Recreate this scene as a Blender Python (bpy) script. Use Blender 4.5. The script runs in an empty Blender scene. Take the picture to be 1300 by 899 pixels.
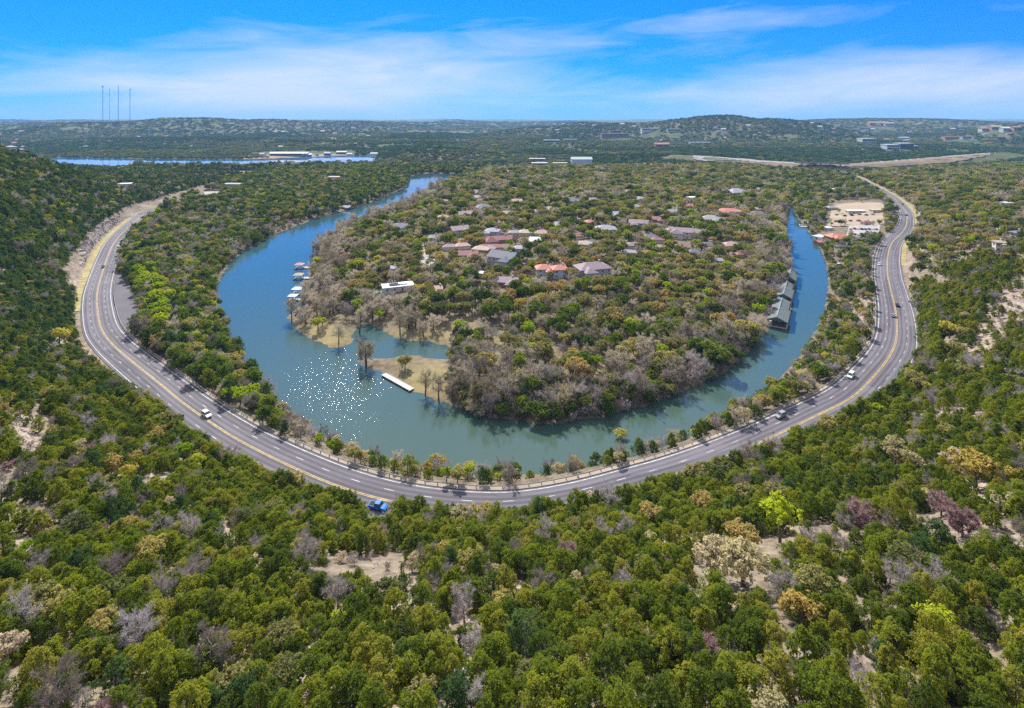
import bpy, math, random
import numpy as np
from mathutils import Vector

random.seed(7)
RNG = np.random.default_rng(7)
scene = bpy.context.scene
COL = scene.collection
PI = math.pi
R = math.radians

# ------------------------------------------------------------------ camera
CAM_H, FPX, CX, HY = 120.0, 650.0, 650.0, 153.0      # metres, and the lens in pixels of the 1300 px wide photograph

def ray(px, py, z=0.0):
    """ground point at height z seen at a place in the photograph"""
    Y = FPX * (CAM_H - z) / (py - HY)
    return ((px - CX) * Y / FPX, Y)

def to_px(x, y, z):
    return CX + FPX * x / y, HY + FPX * (CAM_H - z) / y

cam_d = bpy.data.cameras.new('camera')
cam = bpy.data.objects.new('camera', cam_d)
COL.objects.link(cam)
cam.location = (0, 0, CAM_H)
cam.rotation_euler = (R(90), 0, 0)
cam_d.sensor_width = 36.0
cam_d.lens = 36.0 * FPX / 1300.0
cam_d.shift_y = -(449.5 - HY) / 1300.0
cam_d.clip_start = 0.5
cam_d.clip_end = 40000
scene.camera = cam

# ------------------------------------------------------------------ helpers
def tag(o, label=None, cat=None, group=None, kind=None):
    if label: o['label'] = label
    if cat: o['category'] = cat
    if group: o['group'] = group
    if kind: o['kind'] = kind
    return o

def mesh_from(name, verts, faces, mats=(), fmat=None, smooth=False):
    me = bpy.data.meshes.new(name)
    me.from_pydata([tuple(v) for v in verts], [], [tuple(f) for f in faces])
    for m in mats: me.materials.append(m)
    if fmat is not None: me.polygons.foreach_set('material_index', list(fmat))
    if smooth: me.polygons.foreach_set('use_smooth', [True] * len(me.polygons))
    me.update()
    return me

def link(name, me, parent=None, loc=None, rz=None):
    o = bpy.data.objects.new(name, me)
    COL.objects.link(o)
    if parent: o.parent = parent
    if loc: o.location = loc
    if rz is not None: o.rotation_euler = (0, 0, rz)
    return o

def empty(name, loc, rz=0.0):
    o = bpy.data.objects.new(name, None)
    COL.objects.link(o)
    o.location = loc
    o.rotation_euler = (0, 0, rz)
    o.empty_display_size = 0.5
    return o

class MB:
    """collects boxes, prisms, tubes into one mesh"""
    def __init__(s): s.v, s.f, s.m = [], [], []
    def add(s, verts, faces, mi=0):
        b = len(s.v)
        s.v += [tuple(v) for v in verts]
        s.f += [tuple(i + b for i in f) for f in faces]
        s.m += [mi] * len(faces)
    def box(s, x0, x1, y0, y1, z0, z1, mi=0):
        s.add([(x0,y0,z0),(x1,y0,z0),(x1,y1,z0),(x0,y1,z0),(x0,y0,z1),(x1,y0,z1),(x1,y1,z1),(x0,y1,z1)],
              [(0,3,2,1),(4,5,6,7),(0,1,5,4),(1,2,6,5),(2,3,7,6),(3,0,4,7)], mi)
    def prism(s, pts, z0, z1, mi=0):
        n = len(pts)
        s.add([(x,y,z0) for x,y in pts] + [(x,y,z1) for x,y in pts],
              [tuple(range(n-1,-1,-1)), tuple(range(n,2*n))] + [(i,(i+1)%n,(i+1)%n+n,i+n) for i in range(n)], mi)
    def profile(s, pts, y0, y1, mi=0):
        """a side outline in x,z extruded across y"""
        n = len(pts)
        s.add([(x,y0,z) for x,z in pts] + [(x,y1,z) for x,z in pts],
              [tuple(range(n)), tuple(range(2*n-1,n-1,-1))] + [(i,i+n,(i+1)%n+n,(i+1)%n) for i in range(n)], mi)
    def tube(s, pts, rad, n=6, mi=0, caps=True):
        pts = [Vector(p) for p in pts]
        rings = []
        for i, p in enumerate(pts):
            d = (pts[min(i+1,len(pts)-1)] - pts[max(i-1,0)])
            d = d.normalized() if d.length > 1e-9 else Vector((0,0,1))
            a = d.orthogonal().normalized(); b = d.cross(a)
            r = rad[i] if hasattr(rad, '__len__') else rad
            rings.append([p + (a*math.cos(2*PI*k/n) + b*math.sin(2*PI*k/n))*r for k in range(n)])
        v = [q for rg in rings for q in rg]
        f = [(i*n+k, i*n+(k+1)%n, (i+1)*n+(k+1)%n, (i+1)*n+k) for i in range(len(pts)-1) for k in range(n)]
        if caps: f += [tuple(range(n-1,-1,-1)), tuple(range((len(pts)-1)*n, len(pts)*n))]
        s.add(v, f, mi)
    def mesh(s, name, *mats): return mesh_from(name, s.v, s.f, mats, s.m)
    def build(s, name, mats, parent=None, loc=None, rz=None):
        if not isinstance(mats, (list, tuple)): mats = [mats]
        return link(name, s.mesh(name, *mats), parent, loc, rz)

# ------------------------------------------------------------------ materials
def mat_new(name):
    m = bpy.data.materials.new(name); m.use_nodes = True
    nt = m.node_tree
    for n in list(nt.nodes): nt.nodes.remove(n)
    out = nt.nodes.new('ShaderNodeOutputMaterial')
    return m, nt, out

def L(nt, a, b): nt.links.new(a, b)

def ramp(nt, stops, interp='LINEAR'):
    n = nt.nodes.new('ShaderNodeValToRGB')
    cr = n.color_ramp; cr.interpolation = interp
    while len(cr.elements) < len(stops): cr.elements.new(0.5)
    for e, (p, c) in zip(cr.elements, stops):
        e.position = p; e.color = (*c, 1)
    return n

def paint(name, col, rough=0.6, metal=0.0, var=0.25, scale=1.5, spec=0.4):
    """a slightly dirty plain surface"""
    m, nt, out = mat_new(name)
    b = nt.nodes.new('ShaderNodeBsdfPrincipled')
    tc = nt.nodes.new('ShaderNodeTexCoord')
    nz = nt.nodes.new('ShaderNodeTexNoise'); nz.inputs['Scale'].default_value = scale; nz.inputs['Detail'].default_value = 5
    L(nt, tc.outputs['Object'], nz.inputs['Vector'])
    rp = ramp(nt, [(0.3, tuple(c*(1-var) for c in col)), (0.7, tuple(min(1,c*(1+var*0.5)) for c in col))])
    L(nt, nz.outputs['Fac'], rp.inputs['Fac'])
    L(nt, rp.outputs['Color'], b.inputs['Base Color'])
    b.inputs['Roughness'].default_value = rough
    b.inputs['Metallic'].default_value = metal
    b.inputs['Specular IOR Level'].default_value = spec
    L(nt, b.outputs['BSDF'], out.inputs['Surface'])
    return m

def leaf(name, stops, trans=0.35, nscale=0.9):
    """foliage: colour differs from tree to tree and clump to clump"""
    m, nt, out = mat_new(name)
    oi = nt.nodes.new('ShaderNodeObjectInfo')
    tc = nt.nodes.new('ShaderNodeTexCoord')
    nz = nt.nodes.new('ShaderNodeTexNoise'); nz.inputs['Scale'].default_value = nscale; nz.inputs['Detail'].default_value = 3
    L(nt, tc.outputs['Object'], nz.inputs['Vector'])
    mp = nt.nodes.new('ShaderNodeMath'); mp.operation = 'MULTIPLY_ADD'
    mp.inputs[1].default_value = 0.7; mp.inputs[2].default_value = -0.35
    L(nt, nz.outputs['Fac'], mp.inputs[0])
    ad = nt.nodes.new('ShaderNodeMath'); ad.operation = 'ADD'; ad.use_clamp = True
    L(nt, oi.outputs['Random'], ad.inputs[0]); L(nt, mp.outputs[0], ad.inputs[1])
    rp = ramp(nt, stops)
    L(nt, ad.outputs[0], rp.inputs['Fac'])
    d = nt.nodes.new('ShaderNodeBsdfDiffuse'); L(nt, rp.outputs['Color'], d.inputs['Color'])
    t = nt.nodes.new('ShaderNodeBsdfTranslucent')
    hs = nt.nodes.new('ShaderNodeHueSaturation'); hs.inputs['Saturation'].default_value = 1.15; hs.inputs['Value'].default_value = 1.35
    L(nt, rp.outputs['Color'], hs.inputs['Color']); L(nt, hs.outputs['Color'], t.inputs['Color'])
    mx = nt.nodes.new('ShaderNodeMixShader'); mx.inputs[0].default_value = trans
    L(nt, d.outputs[0], mx.inputs[1]); L(nt, t.outputs[0], mx.inputs[2])
    L(nt, mx.outputs[0], out.inputs['Surface'])
    return m

M = {}
M['juniper'] = leaf('juniper_foliage', [(0.0,(0.076,0.107,0.020)),(0.45,(0.140,0.177,0.022)),(0.8,(0.215,0.236,0.028)),(1.0,(0.262,0.242,0.045))], 0.5)
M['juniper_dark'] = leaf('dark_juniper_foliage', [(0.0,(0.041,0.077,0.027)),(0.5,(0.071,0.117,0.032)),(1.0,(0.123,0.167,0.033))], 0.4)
M['oak'] = leaf('oak_foliage', [(0.0,(0.106,0.125,0.038)),(0.3,(0.187,0.184,0.060)),(0.6,(0.278,0.244,0.090)),(0.85,(0.324,0.295,0.083)),(1.0,(0.392,0.266,0.104))], 0.35)
M['evergreen_oak'] = leaf('evergreen_oak_foliage', [(0.0,(0.068,0.112,0.020)),(0.5,(0.139,0.186,0.027)),(1.0,(0.226,0.258,0.038))], 0.4)
M['bud_lime'] = leaf('lime_leaves', [(0.0,(0.19,0.28,0.015)),(0.5,(0.30,0.38,0.02)),(1.0,(0.42,0.44,0.04))], 0.4)
M['bud_gold'] = leaf('gold_leaves', [(0.0,(0.36,0.25,0.08)),(0.5,(0.42,0.33,0.08)),(1.0,(0.48,0.43,0.08))], 0.35)
M['bud_pale'] = leaf('pale_buds', [(0.0,(0.32,0.28,0.14)),(0.5,(0.42,0.36,0.19)),(1.0,(0.44,0.34,0.24))], 0.3)
M['twig'] = leaf('grey_twigs', [(0.0,(0.190,0.153,0.130)),(0.5,(0.300,0.255,0.230)),(1.0,(0.420,0.367,0.350))], 0.25)
M['twig_red'] = leaf('reddish_twigs', [(0.0,(0.29,0.19,0.175)),(0.5,(0.36,0.24,0.225)),(1.0,(0.41,0.30,0.275))], 0.25)
M['twig_brown'] = leaf('brown_twigs', [(0.0,(0.250,0.209,0.141)),(0.5,(0.395,0.339,0.248)),(1.0,(0.552,0.476,0.369))], 0.25)
M['far_dark'] = leaf('far_dark_forest', [(0.0,(0.036,0.074,0.032)),(1.0,(0.065,0.117,0.043))], 0.3, 0.05)
M['far_mid'] = leaf('far_mixed_forest', [(0.0,(0.095,0.142,0.054)),(1.0,(0.155,0.182,0.072))], 0.3, 0.05)
M['far_olive'] = leaf('far_olive_forest', [(0.0,(0.144,0.156,0.069)),(1.0,(0.204,0.198,0.098))], 0.3, 0.05)
M['far_grey'] = leaf('far_leafless_forest', [(0.0,(0.140,0.120,0.095)),(1.0,(0.20,0.17,0.14))], 0.3, 0.05)
M['bark'] = paint('bark', (0.12,0.095,0.08), 0.9, 0, 0.4, 3)
M['bark_pale'] = paint('pale_bark', (0.27,0.23,0.21), 0.9, 0, 0.35, 3)

# ------------------------------------------------------------------ the plan: river, lake, road
def smooth_line(pts, step=6.0):
    """Catmull-Rom through pts, resampled"""
    P = np.array(pts, float)
    P = np.vstack([2*P[0]-P[1], P, 2*P[-1]-P[-2]])
    out = []
    for i in range(1, len(P)-2):
        p0,p1,p2,p3 = P[i-1],P[i],P[i+1],P[i+2]
        n = max(2, int(np.hypot(*(p2-p1))/step))
        for k in range(n):
            t = k/n
            out.append(0.5*((2*p1)+(-p0+p2)*t+(2*p0-5*p1+4*p2-p3)*t*t+(-p0+3*p1-3*p2+p3)*t**3))
    out.append(P[-2])
    return np.array(out)

ROAD_Z = 10.0
outer_bank = [(590,222),(560,220.5),(535,221),(520,225),(514,238),(478,254),(442,266),(401,278),(351,297),(325,311),(300,326),(283,348),(273,372),(277,394),(286,420),(300,447),(320,477),(347,507),(382,537),(430,568),(490,590),(560,602),(640,606),(720,601),(790,585),(850,566),(910,540),(960,508),(1000,472),(1030,432),(1046,397),(1052,365),(1049,336),(1040,313),(1025,292),(1013,277),(1007,264),(1004,256)]
inner_bank = [(1000,256),(999,266),(996,280),(998,297),(1001,320),(1003,345),(995,372),(985,400),(975,418),(955,440),(930,463),(900,482),(850,503),(800,520),(750,532),(700,536),(660,535),(620,530),(590,521),(565,512),(545,505),(525,497),(505,486),(486,474),(466,466),(455,461),(452,455),(471,453),(488,455),(520,451),(560,456),(588,454),(585,446),(551,436),(509,430),(486,420),(468,412),(456,416),(448,428),(442,438),(428,442),(400,433),(385,424),(372,413),(366,403),(379,391),(388,364),(393,340),(406,312),(425,297),(455,285),(490,272),(520,260),(545,247),(566,234),(590,228)]
OB = smooth_line([ray(*p) for p in outer_bank], 8)
IB = smooth_line([ray(*p) for p in inner_bank], 5)
RIVER = np.vstack([OB, IB])
LAKE_Z = 5.0
lake_px = [(70,200),(180,202),(300,202.5),(345,201.5),(405,198.5),(440,197),(476,198),(474,205),(410,206),(388,213),(330,215),(240,215),(160,213),(85,209),(60,205)]
LAKE = np.array([ray(px,py,LAKE_Z) for px,py in lake_px])

road_px = [(196,268),(172,290),(159,306),(152,325),(146.5,347),(143,368),(145,389),(152,412),(166,429),(187,446),(230,477),(267,504),(330,542),(416,581),(488,605),(560,618),(640,622),(715,612),(790,593),(850,576),(925,549),(998,517),(1050,492),(1079,467),(1102,441),(1111,420),(1113,392),(1110,365),(1108,345),(1111,322),(1119,306),(1134,293),(1141,282),(1141,268),(1128,252),(1109,240),(1084,226),(1060,218)]
RI = smooth_line([ray(px,py,ROAD_Z) for px,py in road_px], 4)      # river-side edge of the road

def tangents(P):
    t = np.gradient(P, axis=0)
    return t/np.linalg.norm(t, axis=1)[:,None]
RT = tangents(RI)
RN = np.stack([RT[:,1], -RT[:,0]], 1)                               # to the right of travel = uphill side
for _ in range(6):
    RN[1:-1] = (RN[:-2]+RN[1:-1]*2+RN[2:])/4
    RN /= np.linalg.norm(RN,axis=1)[:,None]
RS = np.concatenate([[0], np.cumsum(np.linalg.norm(np.diff(RI,axis=0),axis=1))])
RU = RS/RS[-1]
RW = np.interp(RU, [0,0.22,0.34,0.45,0.58,0.68,1.0], [15.3,15.3,17.2,18.3,17.2,13.2,13.2])
RC = RI + RN*(RW/2)[:,None]

def seg_dist(P, A, B):
    """distance of points P to segments A-B, nearest segment and place along it"""
    best = np.full(len(P), 1e18); bi = np.zeros(len(P), int); bt = np.zeros(len(P))
    for i in range(len(A)):
        d = B[i]-A[i]; q = P-A[i]
        t = np.clip((q@d)/max(d@d,1e-9), 0, 1)
        e = q-t[:,None]*d
        dd = (e*e).sum(1)
        m = dd < best
        best[m] = dd[m]; bi[m] = i; bt[m] = t[m]
    return np.sqrt(best), bi, bt

def in_poly(P, poly):
    x, y = P[:,0], P[:,1]
    c = np.zeros(len(P), bool)
    n = len(poly)
    for i in range(n):
        x0,y0 = poly[i-1]; x1,y1 = poly[i]
        if y0 == y1: continue
        m = ((y0 > y) != (y1 > y)) & (x < (x1-x0)*(y-y0)/(y1-y0)+x0)
        c ^= m
    return c

def sstep(x, a, b):
    t = np.clip((x-a)/(b-a), 0, 1)
    return t*t*(3-2*t)

# value noise for the terrain
_perm = np.random.default_rng(3).random((64,64))
def vnoise(x, y):
    xi = np.floor(x).astype(int); yi = np.floor(y).astype(int)
    fx = x-xi; fy = y-yi
    fx = fx*fx*(3-2*fx); fy = fy*fy*(3-2*fy)
    g = lambda a,b: _perm[a%64, b%64]
    return (g(xi,yi)*(1-fx)+g(xi+1,yi)*fx)*(1-fy)+(g(xi,yi+1)*(1-fx)+g(xi+1,yi+1)*fx)*fy
def fbm(x, y, s, n=4):
    v = 0; a = 0.5
    for k in range(n):
        v = v+a*(vnoise(x/s+k*17.3, y/s+k*9.1)-0.5); s *= 0.5; a *= 0.5
    return v

# the line that the hillside follows: the road, run on at both ends
ext0 = np.array([(-505,900),(-478,760),(-455,660)])
ext1 = np.array([(830,1300),(1100,1700)])
HL = np.vstack([ext0, RC[::3], ext1])
HU = np.concatenate([[-0.15,-0.1,-0.05], RU[::3], [1.05,1.1]])

def gauss_hills(X, Y):
    # photograph column, row of its top, depth, half width in px, half depth in m
    hills = [(555,186,1560,62,120),(860,195,1500,190,70),(915,145.5,3000,75,300),(985,149.5,3100,60,300),(860,151,2950,45,250),(800,158,3200,80,300),(1110,150,4300,170,500),
             (1335,155,2300,75,260),(1160,186,1850,130,130),(30,155.5,3800,70,500),(130,154,3500,60,500),(235,149.5,3900,110,500),(350,154,4300,90,500),(460,155.5,4600,80,500),(700,158,3400,70,300),(745,157,3900,60,300),
             (200,174,2500,160,250),(420,168,3300,120,300),(1000,168,2500,80,200),(1240,163,3300,70,300),(400,180,2300,90,160),(60,172,2600,70,250),(600,176,2500,80,200),(560,168,3300,120,250)]
    h = np.zeros_like(X)
    for px,py,d,w,sd in hills:
        top = CAM_H-(py-HY)*d/FPX-7
        cx = (px-CX)*d/FPX; sx = w*d/FPX
        h = np.maximum(h, top*np.exp(-0.5*((X-cx)/sx)**2-0.5*((Y-d)/sd)**2))
    return h

HWY = np.array([ray(px,py,23) for px,py in [(860,197),(900,199),(950,203),(1005,206.5),(1040,208.5),(1072,209),(1121,206),(1171,202),(1210,198.5),(1240,196),(1275,193.5)]])
PEN = np.vstack([IB, [ray(585,215,6), ray(640,208,8), ray(960,214,8), ray(1004,240,6)]])

def land(P):
    """height of the ground, and what the place is"""
    X, Y = P[:,0], P[:,1]
    wet = in_poly(P, RIVER)
    dr,_,_ = seg_dist(P, np.roll(RIVER,1,0)[::1], RIVER)
    dl, li, lt = seg_dist(P, HL[:-1], HL[1:])
    sd = HL[li+1]-HL[li]; q = P-HL[li]
    side = np.where(sd[:,1]*q[:,0]-sd[:,0]*q[:,1] > 0, 1.0, -1.0)    # + uphill side of the road
    u = HU[li]*(1-lt)+HU[li+1]*lt
    hw = np.interp(u, RU, RW/2)
    de = np.maximum(0, dl-hw)
    pen = in_poly(P, PEN) & ~wet
    # low land
    low = 9.0*(1-np.exp(-dr/110.0))+np.minimum(dr*0.10, 0.9)+fbm(X,Y,90,3)*3.0*sstep(dr,10,80)
    t = np.where(de+dr > 0, dr/(dr+de+1e-6), 0)
    w = t**1.3*sstep(de, 75, 8)
    on = (u > -0.02) & (u < 1.02)
    low = np.where((side < 0) & ~pen & on, low*(1-w)+ROAD_Z*w, low)
    # the hillside
    k = np.interp(u, [-0.15,-0.05,0.0,0.12,0.22,0.45,0.56,0.66,0.78,1.0], [0.24,0.55,0.88,0.93,0.72,0.54,0.46,0.33,0.19,0.07])
    C = np.interp(u, [-0.15,-0.05,0.0,0.12,0.22,0.45,0.56,0.66,0.78,1.0], [38,85,145,165,170,160,130,80,52,24])
    fade = 1-sstep(Y, 780, 1200)
    d2 = np.maximum(0, de-3.0)
    cut = np.interp(u, [0.2,0.3,0.36,0.56,0.62,0.68], [0,2.5,6.5,6.5,4.0,0])
    hill = ROAD_Z+C*(1-np.exp(-k*d2/C))*fade+cut*sstep(d2,-1.0,4.0)+fbm(X,Y,45,4)*7*sstep(d2,4,40)*fade+fbm(X,Y,9,2)*1.2*sstep(d2,4,15)
    up = (side > 0) & ~wet & ~pen
    h = np.where(up, np.where(Y > 900, low+(hill-low)*(1-sstep(Y,900,1200)), hill), low)
    # distance
    R0 = np.hypot(X*0.55, Y)
    far = np.interp(R0, [0,1250,1750,2700,4200,6500,9000,13000,20000], [0,0,2,12,28,55,85,110,117])
    roll = fbm(X,Y,900,5)*np.interp(R0,[1500,2200,3500,6000,12000],[0,38,80,95,130])
    g = gauss_hills(X, Y)
    h = h+far+roll*sstep(R0,1400,2600)+np.maximum(0, g-(far+8))*sstep(Y,1150,1400)
    # the road bench and the water
    marg = 2.5+np.where(Y > 650, (Y-650)*0.025, 0)
    b = (1-sstep(de, marg, marg+5+marg*0.8))*on
    h = h*(1-b)+(ROAD_Z-0.25)*b
    h = np.where(wet, -np.minimum(0.3+dr*0.12, 3.0), h+0.35*(1-sstep(dr,0,2)))
    hd,_,_ = seg_dist(P, HWY[:-1], HWY[1:])
    h = np.maximum(h, np.where((Y > 850) & (hd < 50) & ~wet, 23.0*(1-sstep(hd,16,52)), -99))
    lk = in_poly(P, LAKE)
    dk,_,_ = seg_dist(P, np.roll(LAKE,1,0), LAKE)
    shore = sstep(dk, 0, 140)
    h = np.where(lk, LAKE_Z-1.0-np.minimum(dk*0.05,3), np.where(Y > 900, (LAKE_Z+0.6)*(1-shore)+h*shore, h))
    return h, dict(wet=wet|lk, dr=dr, de=de, side=side, u=u, pen=pen, dk=dk, up=up, on=on)

def axis(lo, hi, step, reach, grow):
    a = list(np.arange(lo, hi+0.1, step))
    s = step; out = []
    x = hi
    while x < reach:
        s *= grow; x += s; out.append(x)
    return a, out
xm, xo = axis(-520, 520, 4.0, 16000, 1.065)
ym, yo = axis(-60, 720, 4.0, 19000, 1.026)
GX = np.array([-v for v in xo[::-1]]+xm+xo)
GY = np.array([-400,-250,-160,-100]+ym+yo)
gx, gy = np.meshgrid(GX, GY)
GP = np.stack([gx.ravel(), gy.ravel()], 1)
GH, GI = land(GP)
HG = GH.reshape(len(GY), len(GX))

def ground(x, y):
    x = np.asarray(x, float); y = np.asarray(y, float)
    i = np.clip(np.searchsorted(GX, x)-1, 0, len(GX)-2); j = np.clip(np.searchsorted(GY, y)-1, 0, len(GY)-2)
    fx = (x-GX[i])/(GX[i+1]-GX[i]); fy = (y-GY[j])/(GY[j+1]-GY[j])
    return (HG[j,i]*(1-fx)+HG[j,i+1]*fx)*(1-fy)+(HG[j+1,i]*(1-fx)+HG[j+1,i+1]*fx)*fy

_DY = np.geomspace(35, 15000, 2600)
def at(px, py):
    """the ground point seen at a place in the photograph"""
    X = (px-CX)*_DY/FPX
    g = ground(X, _DY)
    z = CAM_H-(py-HY)*_DY/FPX
    hit = np.nonzero(g >= z)[0]
    k = hit[0] if len(hit) else len(_DY)-1
    return float(X[k]), float(_DY[k]), float(g[k])

# ------------------------------------------------------------------ the ground sheet
def ground_material():
    m, nt, out = mat_new('ground')
    b = nt.nodes.new('ShaderNodeBsdfPrincipled')
    tc = nt.nodes.new('ShaderNodeTexCoord')
    def noise(scale, det=6, rough=0.6):
        n = nt.nodes.new('ShaderNodeTexNoise'); n.inputs['Scale'].default_value = scale
        n.inputs['Detail'].default_value = det; n.inputs['Roughness'].default_value = rough
        L(nt, tc.outputs['Object'], n.inputs['Vector']); return n
    n1, n2, n3, n4 = noise(0.35), noise(0.05), noise(0.011, 9, 0.7), noise(1.6, 4)
    litter = ramp(nt, [(0.3,(0.085,0.066,0.045)),(0.5,(0.15,0.118,0.08)),(0.7,(0.19,0.165,0.09))])
    L(nt, n1.outputs['Fac'], litter.inputs['Fac'])
    n5 = noise(0.9, 10, 0.75)
    rock = ramp(nt, [(0.36,(0.12,0.085,0.06)),(0.46,(0.22,0.165,0.13)),(0.54,(0.31,0.245,0.20)),(0.64,(0.46,0.40,0.35))])
    rk = nt.nodes.new('ShaderNodeMix'); rk.data_type = 'FLOAT'; rk.inputs[0].default_value = 0.6
    L(nt, n1.outputs['Fac'], rk.inputs[2]); L(nt, n5.outputs['Fac'], rk.inputs[3]); L(nt, rk.outputs[0], rock.inputs['Fac'])
    grass = ramp(nt, [(0.3,(0.15,0.145,0.045)),(0.5,(0.27,0.215,0.095)),(0.7,(0.34,0.27,0.15))])
    L(nt, n2.outputs['Fac'], grass.inputs['Fac'])
    wood = ramp(nt, [(0.30,(0.022,0.048,0.022)),(0.45,(0.045,0.075,0.030)),(0.55,(0.085,0.095,0.04)),(0.68,(0.13,0.12,0.07)),(0.8,(0.14,0.125,0.08))])
    L(nt, n3.outputs['Fac'], wood.inputs['Fac'])
    at_ = nt.nodes.new('ShaderNodeAttribute'); at_.attribute_name = 'cover'
    sp = nt.nodes.new('ShaderNodeSeparateColor'); L(nt, at_.outputs['Color'], sp.inputs['Color'])
    def edge(src, amt=0.5):
        a = nt.nodes.new('ShaderNodeMath'); a.operation = 'MULTIPLY_ADD'; a.inputs[1].default_value = amt; a.inputs[2].default_value = -amt/2
        L(nt, n1.outputs['Fac'], a.inputs[0])
        c = nt.nodes.new('ShaderNodeMath'); c.operation = 'ADD'; c.use_clamp = True
        L(nt, a.outputs[0], c.inputs[0]); L(nt, src, c.inputs[1]); return c.outputs[0]
    def mixc(f, a, c):
        n = nt.nodes.new('ShaderNodeMix'); n.data_type = 'RGBA'
        L(nt, f, n.inputs[0]); L(nt, a, n.inputs[6]); L(nt, c, n.inputs[7]); return n.outputs[2]
    c = mixc(edge(sp.outputs['Red'], 0.9), litter.outputs['Color'], rock.outputs['Color'])
    c = mixc(edge(sp.outputs['Green'], 0.4), c, grass.outputs['Color'])
    c = mixc(sp.outputs['Blue'], c, wood.outputs['Color'])
    L(nt, c, b.inputs['Base Color'])
    b.inputs['Roughness'].default_value = 0.95; b.inputs['Specular IOR Level'].default_value = 0.1
    bp = nt.nodes.new('ShaderNodeBump'); bp.inputs['Strength'].default_value = 0.6; bp.inputs['Distance'].default_value = 0.5
    L(nt, n4.outputs['Fac'], bp.inputs['Height']); L(nt, bp.outputs['Normal'], b.inputs['Normal'])
    L(nt, b.outputs['BSDF'], out.inputs['Surface'])
    return m
M['ground'] = ground_material()

nx, ny = len(GX), len(GY)
idx = np.arange(nx*ny).reshape(ny, nx)
quads = np.stack([idx[:-1,:-1],idx[:-1,1:],idx[1:,1:],idx[1:,:-1]],-1).reshape(-1,4)
me = bpy.data.meshes.new('ground')
me.vertices.add(nx*ny)
me.vertices.foreach_set('co', np.column_stack([GP, GH]).astype(np.float32).ravel())
me.loops.add(quads.size); me.loops.foreach_set('vertex_index', quads.astype(np.int32).ravel())
me.polygons.add(len(quads)); me.polygons.foreach_set('loop_start', np.arange(0,quads.size,4,dtype=np.int32))
me.polygons.foreach_set('use_smooth', np.ones(len(quads),bool))
me.update(); me.validate()
me.materials.append(M['ground'])

PX, PY = to_px(GP[:,0], np.maximum(GP[:,1],1), GH)
def blob(px, py, rx, ry): return np.exp(-(((PX-px)/rx)**2+((PY-py)/ry)**2))*(GP[:,1] > 5)
rockm = 0.30*GI['up']+0.55*sstep(fbm(GP[:,0],GP[:,1],26,3),0.02,0.2)*GI['up']
for a in [(40,560,40,60,1),(75,600,25,30,1),(15,690,25,30,.9),(1215,458,55,22,1.2),(1262,428,36,44,1.1),(1292,382,24,34,1.1),(1150,385,14,32,1.1),
          (1095,405,12,35,1.1),(45,760,30,40,1),(660,745,60,25,.8),(280,690,30,30,.6),(1290,700,20,30,.8),(500,760,60,25,.7),(112,335,14,50,.9),(950,480,4,4,0)]:
    rockm = np.maximum(rockm, a[4]*blob(*a[:4]))
grassm = np.zeros(len(GP))
for a in [(545,483,38,20,1.1),(600,425,45,12,1),(420,432,25,10,1),(408,420,25,10,.9),(530,425,60,8,.6),(465,632,18,9,1),(120,350,12,40,.6)]:
    grassm = np.maximum(grassm, a[4]*blob(*a[:4]))
grassm = np.maximum(grassm, 0.35*GI['pen']*sstep(GI['dr'],10,28)*sstep(fbm(GP[:,0]+300,GP[:,1],60,3),0.0,0.2))
woodm = sstep(np.hypot(GP[:,0]*0.6,GP[:,1]), 1000, 1700)
ca = me.color_attributes.new('cover','FLOAT_COLOR','POINT')
ca.data.foreach_set('color', np.column_stack([np.clip(rockm,0,1.2),np.clip(grassm,0,1.2),woodm,np.ones(len(GP))]).astype(np.float32).ravel())
tag(link('ground', me), kind='structure')

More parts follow.
